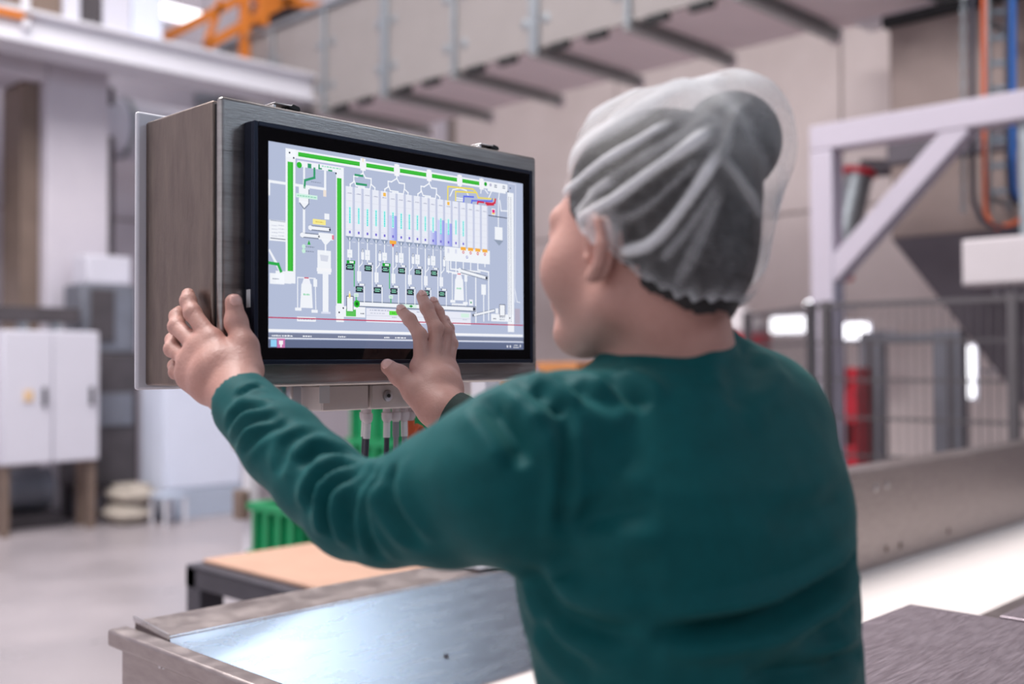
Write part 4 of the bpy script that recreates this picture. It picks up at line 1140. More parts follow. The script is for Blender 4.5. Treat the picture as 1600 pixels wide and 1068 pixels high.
# ------------------------------------------------------------------ the worker
class Field:
    """signed distance grid; shapes are blended in, then skinned with one continuous surface"""
    def __init__(s, lo, hi, h):
        s.lo, s.h = np.array(lo, float), h
        s.n = [int(math.ceil((b-a)/h))+1 for a, b in zip(lo, hi)]
        s.F = np.full(s.n, 0.08, np.float32)
    def sub(s, lo, hi):
        i0 = [max(0, int((lo[k]-s.lo[k])/s.h)) for k in range(3)]
        i1 = [min(s.n[k], int((hi[k]-s.lo[k])/s.h)+2) for k in range(3)]
        if any(a >= b for a, b in zip(i0, i1)): return None, None
        sl = tuple(slice(a, b) for a, b in zip(i0, i1))
        ax = [(s.lo[k]+s.h*np.arange(i0[k], i1[k])).astype(np.float32) for k in range(3)]
        return sl, np.meshgrid(*ax, indexing='ij', sparse=True)
    def blend(s, sl, d, k, op):
        f = s.F[sl]
        d = d.astype(np.float32)
        if op == 'add':
            if k > 0:
                hh = np.maximum(k-np.abs(f-d), 0)/k
                s.F[sl] = np.minimum(f, d)-hh*hh*k*0.25
            else:
                s.F[sl] = np.minimum(f, d)
        else:
            d = -d
            if k > 0:
                hh = np.maximum(k-np.abs(f-d), 0)/k
                s.F[sl] = np.maximum(f, d)+hh*hh*k*0.25
            else:
                s.F[sl] = np.maximum(f, d)
    def cone(s, a, b, r1, r2, k=0.01, op='add'):
        a, b = np.array(a, float), np.array(b, float)
        pad = max(r1, r2)+k+3*s.h+0.03
        sl, g = s.sub(np.minimum(a, b)-pad, np.maximum(a, b)+pad)
        if sl is None: return
        ba = b-a
        L = max(float(ba @ ba), 1e-12)
        t = np.clip(((g[0]-a[0])*ba[0]+(g[1]-a[1])*ba[1]+(g[2]-a[2])*ba[2])/L, 0, 1)
        dx, dy, dz = g[0]-a[0]-t*ba[0], g[1]-a[1]-t*ba[1], g[2]-a[2]-t*ba[2]
        s.blend(sl, np.sqrt(dx*dx+dy*dy+dz*dz)-(r1+(r2-r1)*t), k, op)
    def chain(s, pts, rad, k=0.01):
        for i in range(len(pts)-1):
            s.cone(pts[i], pts[i+1], rad[i], rad[i+1], k)
    def ell(s, c, R, rad, k=0.01, op='add'):
        """R rows: local axes"""
        c, R = np.array(c, float), np.array(R, float)
        pad = max(rad)+k+3*s.h+0.03
        sl, g = s.sub(c-pad, c+pad)
        if sl is None: return
        x, y, z = g[0]-c[0], g[1]-c[1], g[2]-c[2]
        q = [(R[i][0]*x+R[i][1]*y+R[i][2]*z) for i in range(3)]
        k0 = np.sqrt(sum((q[i]/rad[i])**2 for i in range(3)))
        k1 = np.sqrt(sum((q[i]/rad[i]**2)**2 for i in range(3)))+1e-9
        s.blend(sl, k0*(k0-1)/k1, k, op)
    def loft(s, rows, k=0.01):
        """rows: (z, cx, cy, half width a, half depth b, angle) sorted by z; superelliptic sections"""
        A = np.array(rows, float)
        zmin, zmax = A[0, 0], A[-1, 0]
        m = max(A[:, 3].max(), A[:, 4].max())+k+.05
        sl, g = s.sub((A[:, 1].min()-m, A[:, 2].min()-m, zmin-.05), (A[:, 1].max()+m, A[:, 2].max()+m, zmax+.05))
        z = np.clip(g[2], zmin, zmax)
        from_ = [np.interp(z.ravel(), A[:, 0], A[:, i]).reshape(z.shape) for i in range(1, 6)]
        cx, cy, a, b, an = from_
        ca, sa = np.cos(an), np.sin(an)
        x, y = g[0]-cx, g[1]-cy
        u, w = x*ca+y*sa, -x*sa+y*ca
        p = 2.35
        e = (np.abs(u/a)**p+np.abs(w/b)**p+1e-12)**(1/p)
        d = (e-1)*np.minimum(a, b)*0.92
        dz = np.maximum(np.maximum(zmin-g[2], g[2]-zmax), 0)
        d = np.where(dz > 0, np.sqrt(np.maximum(d, 0)**2+dz**2)+np.minimum(d, 0)*0, d)
        s.blend(sl, d, k, 'add')
    def smooth(s, n=1):
        for _ in range(n):
            for ax in range(3):
                F = s.F
                P = np.swapaxes(F, 0, ax)
                Q = P.copy()
                Q[1:-1] = 0.25*P[:-2]+0.5*P[1:-1]+0.25*P[2:]
                s.F = np.swapaxes(Q, 0, ax)
    def mesh(s):
        F = s.F
        S = F < 0
        c = np.zeros([n-1 for n in s.n], np.uint8)
        cor = [(i, j, k) for i in (0, 1) for j in (0, 1) for k in (0, 1)]
        for i, j, k in cor:
            c += S[i:s.n[0]-1+i, j:s.n[1]-1+j, k:s.n[2]-1+k]
        act = np.argwhere((c > 0) & (c < 8))
        idx = np.full(c.shape, -1, np.int32)
        idx[act[:, 0], act[:, 1], act[:, 2]] = np.arange(len(act))
        acc = np.zeros((len(act), 3)); cnt = np.zeros(len(act))
        for ax in range(3):
            o = [q for q in range(3) if q != ax]
            for p in (0, 1):
                for q in (0, 1):
                    b = act.copy(); b[:, o[0]] += p; b[:, o[1]] += q
                    e = b.copy(); e[:, ax] += 1
                    f0 = F[b[:, 0], b[:, 1], b[:, 2]].astype(float); f1 = F[e[:, 0], e[:, 1], e[:, 2]].astype(float)
                    m = (f0 < 0) != (f1 < 0)
                    t = np.where(m, f0/(np.where(m, f0-f1, 1)), 0)
                    pt = b.astype(float); pt[:, ax] += t
                    acc[m] += pt[m]; cnt[m] += 1
        V = s.lo+s.h*(acc/cnt[:, None])
        quads = []
        for ax in range(3):
            o = [(ax+1) % 3, (ax+2) % 3]
            lo_ = [slice(None)]*3; hi_ = [slice(None)]*3
            lo_[ax] = slice(0, s.n[ax]-1); hi_[ax] = slice(1, s.n[ax])
            s0, s1 = S[tuple(lo_)], S[tuple(hi_)]
            e = np.argwhere(s0 != s1)
            ok = (e[:, o[0]] > 0) & (e[:, o[1]] > 0) & (e[:, o[0]] < s.n[o[0]]-1) & (e[:, o[1]] < s.n[o[1]]-1)
            e = e[ok]
            def cell(d0, d1):
                q = e.copy(); q[:, o[0]] -= d0; q[:, o[1]] -= d1
                return idx[q[:, 0], q[:, 1], q[:, 2]]
            Q = np.stack([cell(1, 1), cell(0, 1), cell(0, 0), cell(1, 0)], 1)
            fl = ~s0[e[:, 0], e[:, 1], e[:, 2]]
            Q[fl] = Q[fl][:, ::-1]
            quads.append(Q)
        return V, np.concatenate(quads)
def normals(V, Q):
    n = np.zeros_like(V)
    fn = np.cross(V[Q[:, 2]]-V[Q[:, 0]], V[Q[:, 3]]-V[Q[:, 1]])
    for k in range(4): np.add.at(n, Q[:, k], fn)
    return n/(np.linalg.norm(n, axis=1)[:, None]+1e-12)
def relax(V, Q, it=2, f=0.5):
    e = np.concatenate([Q[:, [0, 1]], Q[:, [1, 2]], Q[:, [2, 3]], Q[:, [3, 0]]])
    e = np.concatenate([e, e[:, ::-1]])
    for _ in range(it):
        a = np.zeros_like(V); c = np.zeros(len(V))
        np.add.at(a, e[:, 0], V[e[:, 1]]); np.add.at(c, e[:, 0], 1)
        V = V+f*(a/np.maximum(c, 1)[:, None]-V)
    return V
def to_object(name, V, Q, m, parent=None):
    me = bpy.data.meshes.new(name)
    org = Vector((float(V[:, 0].mean()), float(V[:, 1].mean()), float(V[:, 2].min())))
    W = (V-np.array(org)).astype(np.float32)
    me.vertices.add(len(W)); me.vertices.foreach_set('co', W.ravel())
    me.loops.add(Q.size); me.loops.foreach_set('vertex_index', Q.astype(np.int32).ravel())
    me.polygons.add(len(Q)); me.polygons.foreach_set('loop_start', np.arange(0, Q.size, 4, dtype=np.int32))
    me.polygons.foreach_set('loop_total', np.full(len(Q), 4, np.int32))
    me.update(calc_edges=True); me.validate()
    me.polygons.foreach_set('use_smooth', np.ones(len(me.polygons), bool))
    me.materials.append(m)
    o = bpy.data.objects.new(name, me)
    COL.objects.link(o)
    if parent is not None:
        o.parent = parent
        o.location = org-Vector(parent['_org'])
    else:
        o.location = org
    o['_org'] = list(org)
    return o
def keep_faces(V, Q, mask):
    """drop vertices where mask is False"""
    q = Q[mask[Q].all(1)]
    used = np.unique(q)
    r = np.full(len(V), -1); r[used] = np.arange(len(used))
    return V[used], r[q], used
def surf_line(V, Q, pts):
    """follow a sight line onto the cloth, to lay out a fold where it is seen"""
    bvh = BVHTree.FromPolygons([tuple(v) for v in V], [tuple(q) for q in Q])
    out = []
    for u, v in pts:
        h = bvh.ray_cast(Vector(CAMP), Vector(ray(u, v)).normalized())
        if h[0] is not None: out.append(np.array(h[0]))
    return out, bvh
def seg_dist(P, L):
    d = np.full(len(P), 9.0); tt = np.zeros(len(P))
    for i in range(len(L)-1):
        a, b = L[i], L[i+1]
        ba = b-a; l2 = max(ba @ ba, 1e-12)
        t = np.clip(((P-a) @ ba)/l2, 0, 1)
        e = np.linalg.norm(P-a-t[:, None]*ba, axis=1)
        m = e < d
        d[m] = e[m]; tt[m] = (i+t[m])/(len(L)-1)
    return d, tt

# skin, cloth, hair, hairnet materials
def skin_mat():
    m = mat('skin', (188, 138, 126), rough=0.5, c2=(206, 157, 145), scale=14, bump=0.12, bscale=240)
    b = m.node_tree.nodes['Principled BSDF']
    b.inputs['Subsurface Weight'].default_value = 0.05
    b.inputs['Subsurface Radius'].default_value = (0.010, 0.004, 0.002)
    b.inputs['Subsurface Scale'].default_value = 0.5
    return m
SKIN = skin_mat()
mat('nail', (232, 182, 172), rough=0.22, var=0.03, scale=60)
mat('eye_white', (224, 220, 218), rough=0.15, var=0.02, scale=40)
mat('hair_dark', (26, 22, 24), rough=0.5, c2=(44, 38, 38), scale=30, stretch=(1, 1, 5), bump=0.4, bscale=90)
mat('shirt_green', (8, 77, 80), rough=0.62, c2=(10, 84, 87), scale=50, bump=0.06, bscale=900)
b_s = MATS['shirt_green'].node_tree.nodes['Principled BSDF']
b_s.inputs['Specular IOR Level'].default_value = 0.15
b_s.inputs['Sheen Weight'].default_value = 0.10
b_s.inputs['Sheen Roughness'].default_value = 0.45
b_s.inputs['Sheen Tint'].default_value = (0.55, 0.9, 0.75, 1)
mat('cuff_shade_green', (8, 34, 30), rough=0.8, var=0.05, scale=60)  # sleeve green with its shadow put into the colour
mat('trousers_dark', (44, 46, 54), rough=0.8, var=0.08, scale=20, bump=0.1, bscale=300)
mat('shoe_white', (214, 214, 216), rough=0.5, var=0.03, scale=20)

# joints: seen position and distance from the camera
NECK_B = C(1045, 560, 1.085)
ARM_L = [C(905, 662, 1.0), C(858, 694, 0.99), C(800, 742, 0.995), C(700, 776, 1.035), C(610, 800, 1.075), C(553, 794, 1.105), C(500, 752, 1.14), C(440, 692, 1.19), C(384, 634, 1.262)]
ARM_LR = [0.046, 0.062, 0.076, 0.067, 0.055, 0.0505, 0.049, 0.0455, 0.0405]
WR_L = C(372, 616, 1.285)
SH_R = C(1188, 658, 1.13)
EL_R = C(965, 790, 1.33)
WR_R = C(695, 641, 1.432)

# torso rows: v, left edge, right edge, distance of the body axis
TROWS = [(1500, 800, 1385, 1.07), (1300, 800, 1395, 1.07), (1180, 815, 1385, 1.07), (1068, 836, 1366, 1.07), (1000, 822, 1362, 1.07), (940, 810, 1360, 1.07), (885, 802, 1356, 1.07), (800, 806, 1354, 1.07), (740, 815, 1342, 1.075),
         (690, 838, 1322, 1.08), (645, 850, 1300, 1.085), (610, 862, 1280, 1.09), (585, 888, 1258, 1.095), (562, 925, 1230, 1.10), (542, 952, 1196, 1.10), (526, 978, 1168, 1.10), (515, 1002, 1150, 1.10), (504, 1030, 1132, 1.10)]
TH = math.radians(45.6-36)                     # body faces mostly along +Y
FACE = np.array([math.sin(TH), math.cos(TH), 0])
LEFT = np.array([-FACE[1], FACE[0], 0])
AXANG = math.atan2(-LEFT[1], -LEFT[0])
def torso(grow=0.0):
    rows = []
    for v, ul, ur, d in TROWS:
        c = C((ul+ur)/2, v, d)
        half = (ur-ul)/2*d/FPX/0.93*0.975
        rows.append((c[2], c[0], c[1], half+grow, half*0.70+grow, AXANG))
    return sorted(rows)

# head frame
HY = math.radians(45.6-47)
HF = np.array([math.sin(HY), math.cos(HY), 0.0])
HL = np.array([-HF[1], HF[0], 0.0])
pit = math.radians(6)
HU = np.array([0, 0, 1.0])
HF2 = HF*math.cos(pit)+HU*math.sin(pit)
HU2 = np.cross(HF2, HL)
HS = 1.01
HC = C(937, 382, 1.0)-HL*0.077*HS+HF2*0.006
HR = np.array([HF2, HL, HU2])
def hp(f, l, u): return HC+HS*(f*HF2+l*HL+u*HU2)

body = Field((0.60, 0.38, 1.0), (1.22, 1.30, 1.80), 0.0024)
B = body
B.loft([r_ for r_ in torso(-0.032) if r_[3] > .05], 0.0)
# neck, head
B.cone(hp(-.022, 0, -.05), NECK_B, .052, .053, .03)
B.cone(hp(-.03, 0, .0), NECK_B+np.array([0, 0, -.01])-FACE*.015, .05, .054, .03)
B.ell(hp(-.014, 0, .042), HR, [HS*.097, HS*.076, HS*.090], .02)
B.ell(hp(.034, 0, -.015), HR, [HS*.060, HS*.062, HS*.080], .03)
for sd in (-1, 1):
    B.cone(hp(-.002, sd*.050, -.052), hp(.068, sd*.010, -.088), HS*.019, HS*.017, .03)
    B.ell(hp(.056, sd*.042, -.026), HR, [HS*.029, HS*.029, HS*.030], .03)
    B.cone(hp(.086, sd*.010, .030), hp(.074, sd*.042, .026), HS*.012, HS*.011, .016)
    B.ell(hp(.106, sd*.033, .010), HR, [HS*.018, HS*.017, HS*.012], .012, 'sub')
    B.ell(hp(.0795, sd*.032, .011), HR, [HS*.0135, HS*.0145, HS*.0125], .006)
    B.cone(hp(.106, sd*.009, -.024), hp(.098, sd*.015, -.025), HS*.008, HS*.007, .007)
B.ell(hp(.076, 0, -.089), HR, [HS*.019, HS*.022, HS*.016], .02)
B.cone(hp(.090, 0, .022), hp(.113, 0, -.018), HS*.009, HS*.0115, .012)
B.ell(hp(.087, 0, -.055), HR, [HS*.016, HS*.026, HS*.020], .015)
B.ell(hp(.098, 0, -.048), HR, [HS*.008, HS*.022, HS*.0055], .005)
B.ell(hp(.096, 0, -.060), HR, [HS*.008, HS*.020, HS*.006], .005)
for sd in (-1, 1):
    EF = HR[0]*math.cos(.35)-sd*HR[1]*math.sin(-.35)*-1
    EL_ = np.cross(HR[2], EF)
    ER = np.array([EF, EL_, HR[2]])
    e = hp(-.010, sd*.079, -.004)
    B.ell(e, ER, [HS*.019, HS*.007, HS*.031], .006)
    q = lambda a, b, c_: e+HS*(a*EF+sd*b*np.array(HL)+c_*HR[2])
    rim = [q(.013, .006, -.008), q(.014, .009, .014), q(.004, .013, .029), q(-.012, .015, .022), q(-.018, .015, .004), q(-.011, .012, -.014), q(.002, .009, -.026)]
    B.chain(rim, [HS*.0045, HS*.0045, HS*.0048, HS*.005, HS*.005, HS*.005, HS*.007], .003)
    B.ell(q(.003, .011, -.003), ER, [HS*.009, HS*.008, HS*.012], .004, 'sub')
    B.ell(q(.012, .008, -.010), ER, [HS*.004, HS*.005, HS*.005], .004)
# arms under the sleeves, forearms and wrists
for i in range(len(ARM_L)-1):
    B.cone(ARM_L[i], ARM_L[i+1], ARM_LR[i]-.016, ARM_LR[i+1]-.012, .01)
B.cone(ARM_L[-1], WR_L, .0285, .027, .02)
B.chain([SH_R, EL_R], [.050, .042], .03)
B.chain([EL_R, WR_R], [.040, .0265], .02)
def hand(wr, mcp, fingers, thumb, side_r, palm_off, rads, palm_k=.019):
    """mcp: four knuckles; fingers: lists of further joints to the tip; thumb: joints"""
    for i in range(4):
        w = wr+(mcp[i]-mcp[1])*0.42
        B.cone(w+palm_off*.4, mcp[i]+palm_off*.4, side_r*1.12, side_r*0.92, palm_k)
        B.cone(w+(mcp[i]-w)*.55+palm_off*1.1, mcp[i]+palm_off*1.0, side_r*.8, side_r*.72, palm_k)
    for i in range(3):
        B.cone(mcp[i]*.6+wr*.4, mcp[i+1]*.6+wr*.4, side_r*.9, side_r*.9, .02)
    for i in range(4):
        pts = [mcp[i]]+list(fingers[i])
        r0 = rads[i]
        rr = [r0*1.12, r0*1.03, r0*.95, r0*.84]
        for j in range(len(pts)-1):
            B.cone(pts[j], pts[j+1], rr[j]*.97, rr[j+1]*.97, .004)
            B.ell(pts[j], np.eye(3), [rr[j]*(0.99 if j else 1.06)]*3, .004)
    tr_ = [.0190, .0150, .0128, .0110]
    B.cone(wr*.6+thumb[0]*.4, thumb[1], .022, .0150, .016)
    for j in range(len(thumb)-1):
        B.cone(thumb[j], thumb[j+1], tr_[j], tr_[j+1], .008)
    B.ell(thumb[2], np.eye(3), [.0132]*3, .006)
# left hand grips the near left edge of the panel: thumb in front, fingers along the side
mcpL = [C(331, 531, 1.338), C(311, 545, 1.338), C(297, 566, 1.342), C(296, 590, 1.345)]
finL = [[C(301, 489, 1.362), C(294, 470, 1.376), C(294, 460, 1.384)],
        [C(276, 510, 1.374), C(277, 494, 1.392), C(281, 487, 1.402)],
        [C(269, 545, 1.372), C(270, 531, 1.392), C(274, 524, 1.402)],
        [C(275, 581, 1.368), C(273, 571, 1.386), C(277, 564, 1.396)]]
thL = [C(389, 578, 1.318), C(383, 541, 1.330), C(369, 503, 1.344), C(365, 472, 1.346)]
palmL = -0.010*(ray(320, 560)/np.linalg.norm(ray(320, 560)))*-1
hand(WR_L, mcpL, finL, thL, .0148, palmL, [.0108, .0106, .0100, .0088])
# right hand spread in front of the screen
mcpR = [C(658, 573, 1.478), C(674, 567, 1.490), C(688, 572, 1.503), C(699, 582, 1.508)]
finR = [[C(656, 523, 1.489), C(640, 499, 1.502), C(627, 485, 1.513)],
        [C(681, 513, 1.508), C(667, 481, 1.526), C(659, 463, 1.538)],
        [C(696, 518, 1.525), C(684, 488, 1.545), C(677, 473, 1.556)],
        [C(706, 537, 1.532), C(701, 513, 1.553), C(696, 501, 1.564)]]
thR = [C(672, 640, 1.438), C(648, 612, 1.449), C(624, 586, 1.463), C(607, 573, 1.472)]
palmR = 0.012*(ray(680, 570)/np.linalg.norm(ray(680, 570)))
hand(WR_R, mcpR, finR, thR, .0150, palmR, [.0098, .0102, .0096, .0084])
Vb, Qb = body.mesh()
Vb = relax(Vb, Qb, 1, .4)
person = to_object('person', Vb, Qb, SKIN)
tag(person, 'person in green long sleeved shirt and white hairnet touching the screen', 'person')
del body, B

# finger nails
def nail(tip, prev, outward, r, parent, sc=1.0):
    t = (tip-prev)/np.linalg.norm(tip-prev)
    n = outward-t*(outward @ t); n /= np.linalg.norm(n)
    s = np.cross(t, n)
    mb = MB()
    W, Ln = 7, 7
    vs = []
    for i in range(Ln):
        for j in range(W):
            a = (j/(W-1)-.5)*2
            l = (i/(Ln-1)-.5)*2
            ang = a*0.95*(1-.25*abs(l)**4)
            c = tip+t*(l*.0058*sc+.0012)
            rad = r*(1.075-.34*max(0, l)**2-.06*max(0, -l)**2)
            vs.append(c+n*(rad*math.cos(ang))+s*(rad*math.sin(ang)*.86))
    fs = [(i*W+j, i*W+j+1, (i+1)*W+j+1, (i+1)*W+j) for i in range(Ln-1) for j in range(W-1)]
    o = mb.add(vs, fs).build('fingernail', 'nail', parent, smooth=True)
    so = o.modifiers.new('thick', 'SOLIDIFY'); so.thickness = .0008; so.offset = 0
    return o
back = -ray(640, 500)/np.linalg.norm(ray(640, 500))
for i, f in enumerate(finR):
    side = np.array(_rt)*(0.55 if i < 3 else .5)
    nail(f[2], f[1], back+side+np.array(_up)*.15, [.0098, .0102, .0096, .0084][i]*.84, person, 1.0)
nail(thR[3], thR[2], back+np.array(_up)*.55-np.array(_rt)*.1, .0110, person, 1.3)
nail(thL[3], thL[2], -ray(365, 470)+np.array(_rt)*.55, .0110, person, 1.3)
# eyes
for sd in (-1, 1):
    c = hp(.0815, sd*.032, .011)
    MB().lathe(c-HF2*.012*HS, [(.004, .0), (.010, .004), (.0122, .012), (.0115, .0165), (.008, .0215), (.003, .0238)], 18, HF2).build('eye', 'eye_white', person, smooth=True)
    MB().lathe(c+HF2*.0098*HS, [(.0055, 0), (.005, .0012), (.002, .0020)], 14, HF2).build('iris', 'hair_dark', person, smooth=True)
    br = [hp(.090, sd*.014, .030), hp(.090, sd*.028, .036), hp(.080, sd*.044, .033)]
    MB().tube(bez(br, 4), [.0025]*4+[.003]*3+[.0016]*2, 6).build('eyebrow', 'hair_dark', person, smooth=True)

# ------------------------------------------------------------------ shirt
SHF = Field((0.58, 0.34, 0.84), (1.26, 1.22, 1.52), 0.0042)
SHF.loft([r for r in torso(0.0) if r[0] > 0.80], 0.0)
for i in range(len(ARM_L)-1):
    SHF.cone(ARM_L[i], ARM_L[i+1], ARM_LR[i], ARM_LR[i+1], .03 if i < 3 else .012)
SHF.chain([SH_R+np.array([0, 0, .0]), EL_R], [.066, .058], .03)
SHF.chain([EL_R, WR_R-(WR_R-EL_R)*.03], [.056, .034], .02)
# neck opening and cuffs are hollow
nk0, nk1 = NECK_B+np.array([0, 0, -.045]), hp(-.03, 0, -.03)
SHF.cone(NECK_B+np.array([0, 0, -.005]), nk1, .054, .060, .008, 'sub')
def cut(F_, p, n, keep_hollow, a, b, r1, r2):
    """end the sleeve at the plane through p, and hollow its mouth"""
    pad = .10
    sl, g = F_.sub(np.array(p)-pad, np.array(p)+pad)
    d = (g[0]-p[0])*n[0]+(g[1]-p[1])*n[1]+(g[2]-p[2])*n[2]
    rr = np.sqrt((g[0]-p[0])**2+(g[1]-p[1])**2+(g[2]-p[2])**2)
    F_.F[sl] = np.where(rr < .095, np.maximum(F_.F[sl], d.astype(np.float32)), F_.F[sl])
    F_.cone(a, b, r1, r2, .003, 'sub')
nL = (WR_L-ARM_L[-2]); nL /= np.linalg.norm(nL)
cL = C(377, 627, 1.27)
cut(SHF, cL, nL, True, cL-nL*.045, cL+nL*.03, .030, .0365)
nR = (WR_R-EL_R)/np.linalg.norm(WR_R-EL_R)
cR = WR_R-nR*.046
cut(SHF, cR, nR, True, cR-nR*.04, cR+nR*.03, .0275, .031)
Vs, Qs = SHF.mesh()
Vs = relax(Vs, Qs, 3, .5)
del SHF
FOLDS = [  # seen course of each fold, depth of the crease, half width
    ([(486, 800), (493, 762), (520, 738), (566, 724)], .0065, .0075), ([(527, 842), (517, 800), (530, 762), (580, 727)], .0075, .008),
    ([(560, 864), (546, 815), (556, 768), (592, 730)], .0075, .008), ([(596, 876), (572, 826), (572, 780), (602, 734)], .006, .0075),
    ([(662, 856), (622, 810), (608, 764), (616, 724)], .0055, .008), ([(470, 730), (500, 700), (552, 712)], .0045, .007),
    ([(432, 742), (452, 690), (500, 668)], .003, .007), ([(352, 668), (378, 640), (420, 634)], .0035, .006), ([(362, 690), (392, 658), (440, 652)], .0035, .006), ([(376, 706), (410, 676), (452, 662)], .0028, .006),
    ([(366, 622), (392, 606), (412, 604)], .003, .005),
    ([(756, 618), (778, 648), (806, 690), (818, 730)], .008, .010), ([(834, 602), (858, 622), (880, 648)], .007, .009), ([(880, 640), (884, 700), (882, 770), (876, 840)], .0042, .006),
    ([(838, 580), (853, 604), (872, 640)], -.005, .010),
    ([(940, 584), (962, 600), (990, 618), (1012, 640)], .006, .010), ([(900, 596), (930, 620), (985, 640)], .004, .010), ([(1165, 530), (1160, 560), (1130, 600)], .0045, .012), ([(1192, 555), (1180, 590), (1140, 630)], .004, .012),
    ([(1346, 850), (1327, 884), (1272, 925), (1201, 962), (1112, 981), (1020, 990)], .012, .0085), ([(1000, 992), (940, 986), (890, 966), (852, 930), (834, 884)], .0065, .011),
    ([(1346, 1022), (1300, 1036), (1240, 1052), (1160, 1064)], .008, .009), ([(1312, 976), (1282, 1006), (1240, 1026), (1160, 1040)], .0045, .010), ([(1336, 950), (1300, 980), (1230, 1000)], .003, .010),
    ([(878, 830), (942, 805), (1030, 794)], .0035, .013), ([(860, 880), (930, 880), (1040, 900)], .003, .014), ([(842, 960), (872, 1010), (930, 1050)], .005, .011), ([(1330, 760), (1280, 800), (1200, 830)], .0025, .014),
]
N = normals(Vs, Qs)
off = np.zeros(len(Vs))
bvh = BVHTree.FromPolygons([tuple(v) for v in Vs], [tuple(q) for q in Qs])
for pts, A, w in FOLDS:
    L_ = []
    for u, v in [p[:2] for p in bez([(a, b, 0) for a, b in pts], 6)]:
        h = bvh.ray_cast(Vector(CAMP), Vector(ray(u, v)).normalized())
        if h[0] is not None and (not L_ or np.linalg.norm(np.array(h[0])-L_[-1]) < .06): L_.append(np.array(h[0]))
    if len(L_) < 2: continue
    d, t = seg_dist(Vs, L_)
    m = d < 5*w
    fade = 1.9*np.clip(np.minimum(t, 1-t)/.22, 0, 1)**.7
    off[m] += (A*fade*(-np.exp(-(d/w)**2)+.55*np.exp(-((d-2.1*w)/(w*1.1))**2)))[m]
# broad soft unevenness of the jersey
for i in range(len(Vs)):
    p = Vector(Vs[i])
    off[i] += .0022*mnoise.noise(p*14)+.0011*mnoise.noise(Vector((p.x*30, p.y*30, p.z*46)))
# raised hems
dh = np.abs((Vs-cL) @ nL)
off[(dh < .004) & (np.linalg.norm(Vs-cL, axis=1) < .07)] += .0010
axn = nk1-nk0; axn /= np.linalg.norm(axn)
rel = Vs-NECK_B
hh = rel @ axn
rad = np.linalg.norm(rel-hh[:, None]*axn, axis=1)
band = (hh > -.02) & (rad < .085)
off[band] += .0022*(np.clip((.078-rad[band])/.004, 0, 1))
Vs = Vs+N*off[:, None]
Vs = relax(Vs, Qs, 1, .35)
# open the bottom hem
Vk, Qk, _ = keep_faces(Vs, Qs, Vs[:, 2] > .853)
shirt = to_object('shirt', Vk, Qk, MATS['shirt_green'], person)
shirt['label'] = 'dark green long sleeved jersey shirt'
# right cuff; the shadow on the sleeve end is painted into its dark green
MB().tube([cR-nR*.03, cR+nR*.006, cR+nR*.034], [.034, .0335, .0330], 24, caps=False).build('shaded_cuff', 'cuff_shade_green', person, smooth=True)
so = [o for o in person.children if o.name.startswith('shaded_cuff')][0].modifiers.new('thick', 'SOLIDIFY'); so.thickness = .002

# ------------------------------------------------------------------ trousers and shoes
hip = C(1092, 1400, 1.07)
TF = Field((0.5, 0.2, 0.0), (1.3, 1.05, 1.0), 0.009)
for sd in (-1, 1):
    h_ = np.array([hip[0], hip[1], .86])+LEFT*sd*.085
    kn = np.array([hip[0], hip[1], .47])+LEFT*sd*.095+FACE*.02
    an = np.array([hip[0], hip[1], .08])+LEFT*sd*.10-FACE*.01
    TF.cone(h_, kn, .105, .068, .03); TF.cone(kn, an, .068, .055, .03)
    SF = None
TF.ell(np.array([hip[0], hip[1], .90]), np.array([LEFT, FACE, (0, 0, 1)]), [.175, .125, .09], .04)
Vt, Qt = TF.mesh(); Vt = relax(Vt, Qt, 3, .5)
to_object('trousers', Vt, Qt, MATS['trousers_dark'], person)
for sd in (-1, 1):
    an = np.array([hip[0], hip[1], .045])+LEFT*sd*.10-FACE*.02
    SF = Field((an-.25).tolist()[:2]+[-.02], (an+.25).tolist()[:2]+[.16], 0.007)
    SF.cone(an, an+FACE*.15+np.array([0, 0, -.012]), .045, .040, .02)
    SF.cone(an-FACE*.02, an+np.array([0, 0, .05]), .042, .046, .02)
    sl, g = SF.sub((-9, -9, -9), (9, 9, 9))
    SF.F = np.maximum(SF.F, (0.002-g[2]).astype(np.float32)+0*SF.F)
    Vt, Qt = SF.mesh(); Vt = relax(Vt, Qt, 2, .5)
    to_object('shoe', Vt, Qt, MATS['shoe_white'], person)

# ------------------------------------------------------------------ hair and hairnet
HFD = Field((0.66, 0.40, 1.44), (1.16, 0.98, 1.80), 0.0032)
BUN = C(1142, 222, 1.075)
HFD.ell(hp(-.016, 0, .044), HR, [HS*.101, HS*.081, HS*.094], .0)
HFD.ell(hp(-.045, 0, .0), HR, [HS*.072, HS*.070, HS*.070], .02)
HFD.ell(BUN, HR, [.050, .048, .050], .02)
HFD.cone(hp(-.06, 0, .06), BUN, .050, .040, .02)
HFD.cone(hp(-.055, 0, -.03), hp(-.060, 0, -.06), .050, .040, .02)
Vh, Qh = HFD.mesh(); Vh = relax(Vh, Qh, 2, .5)
loc = (Vh-HC) @ HR.T/HS
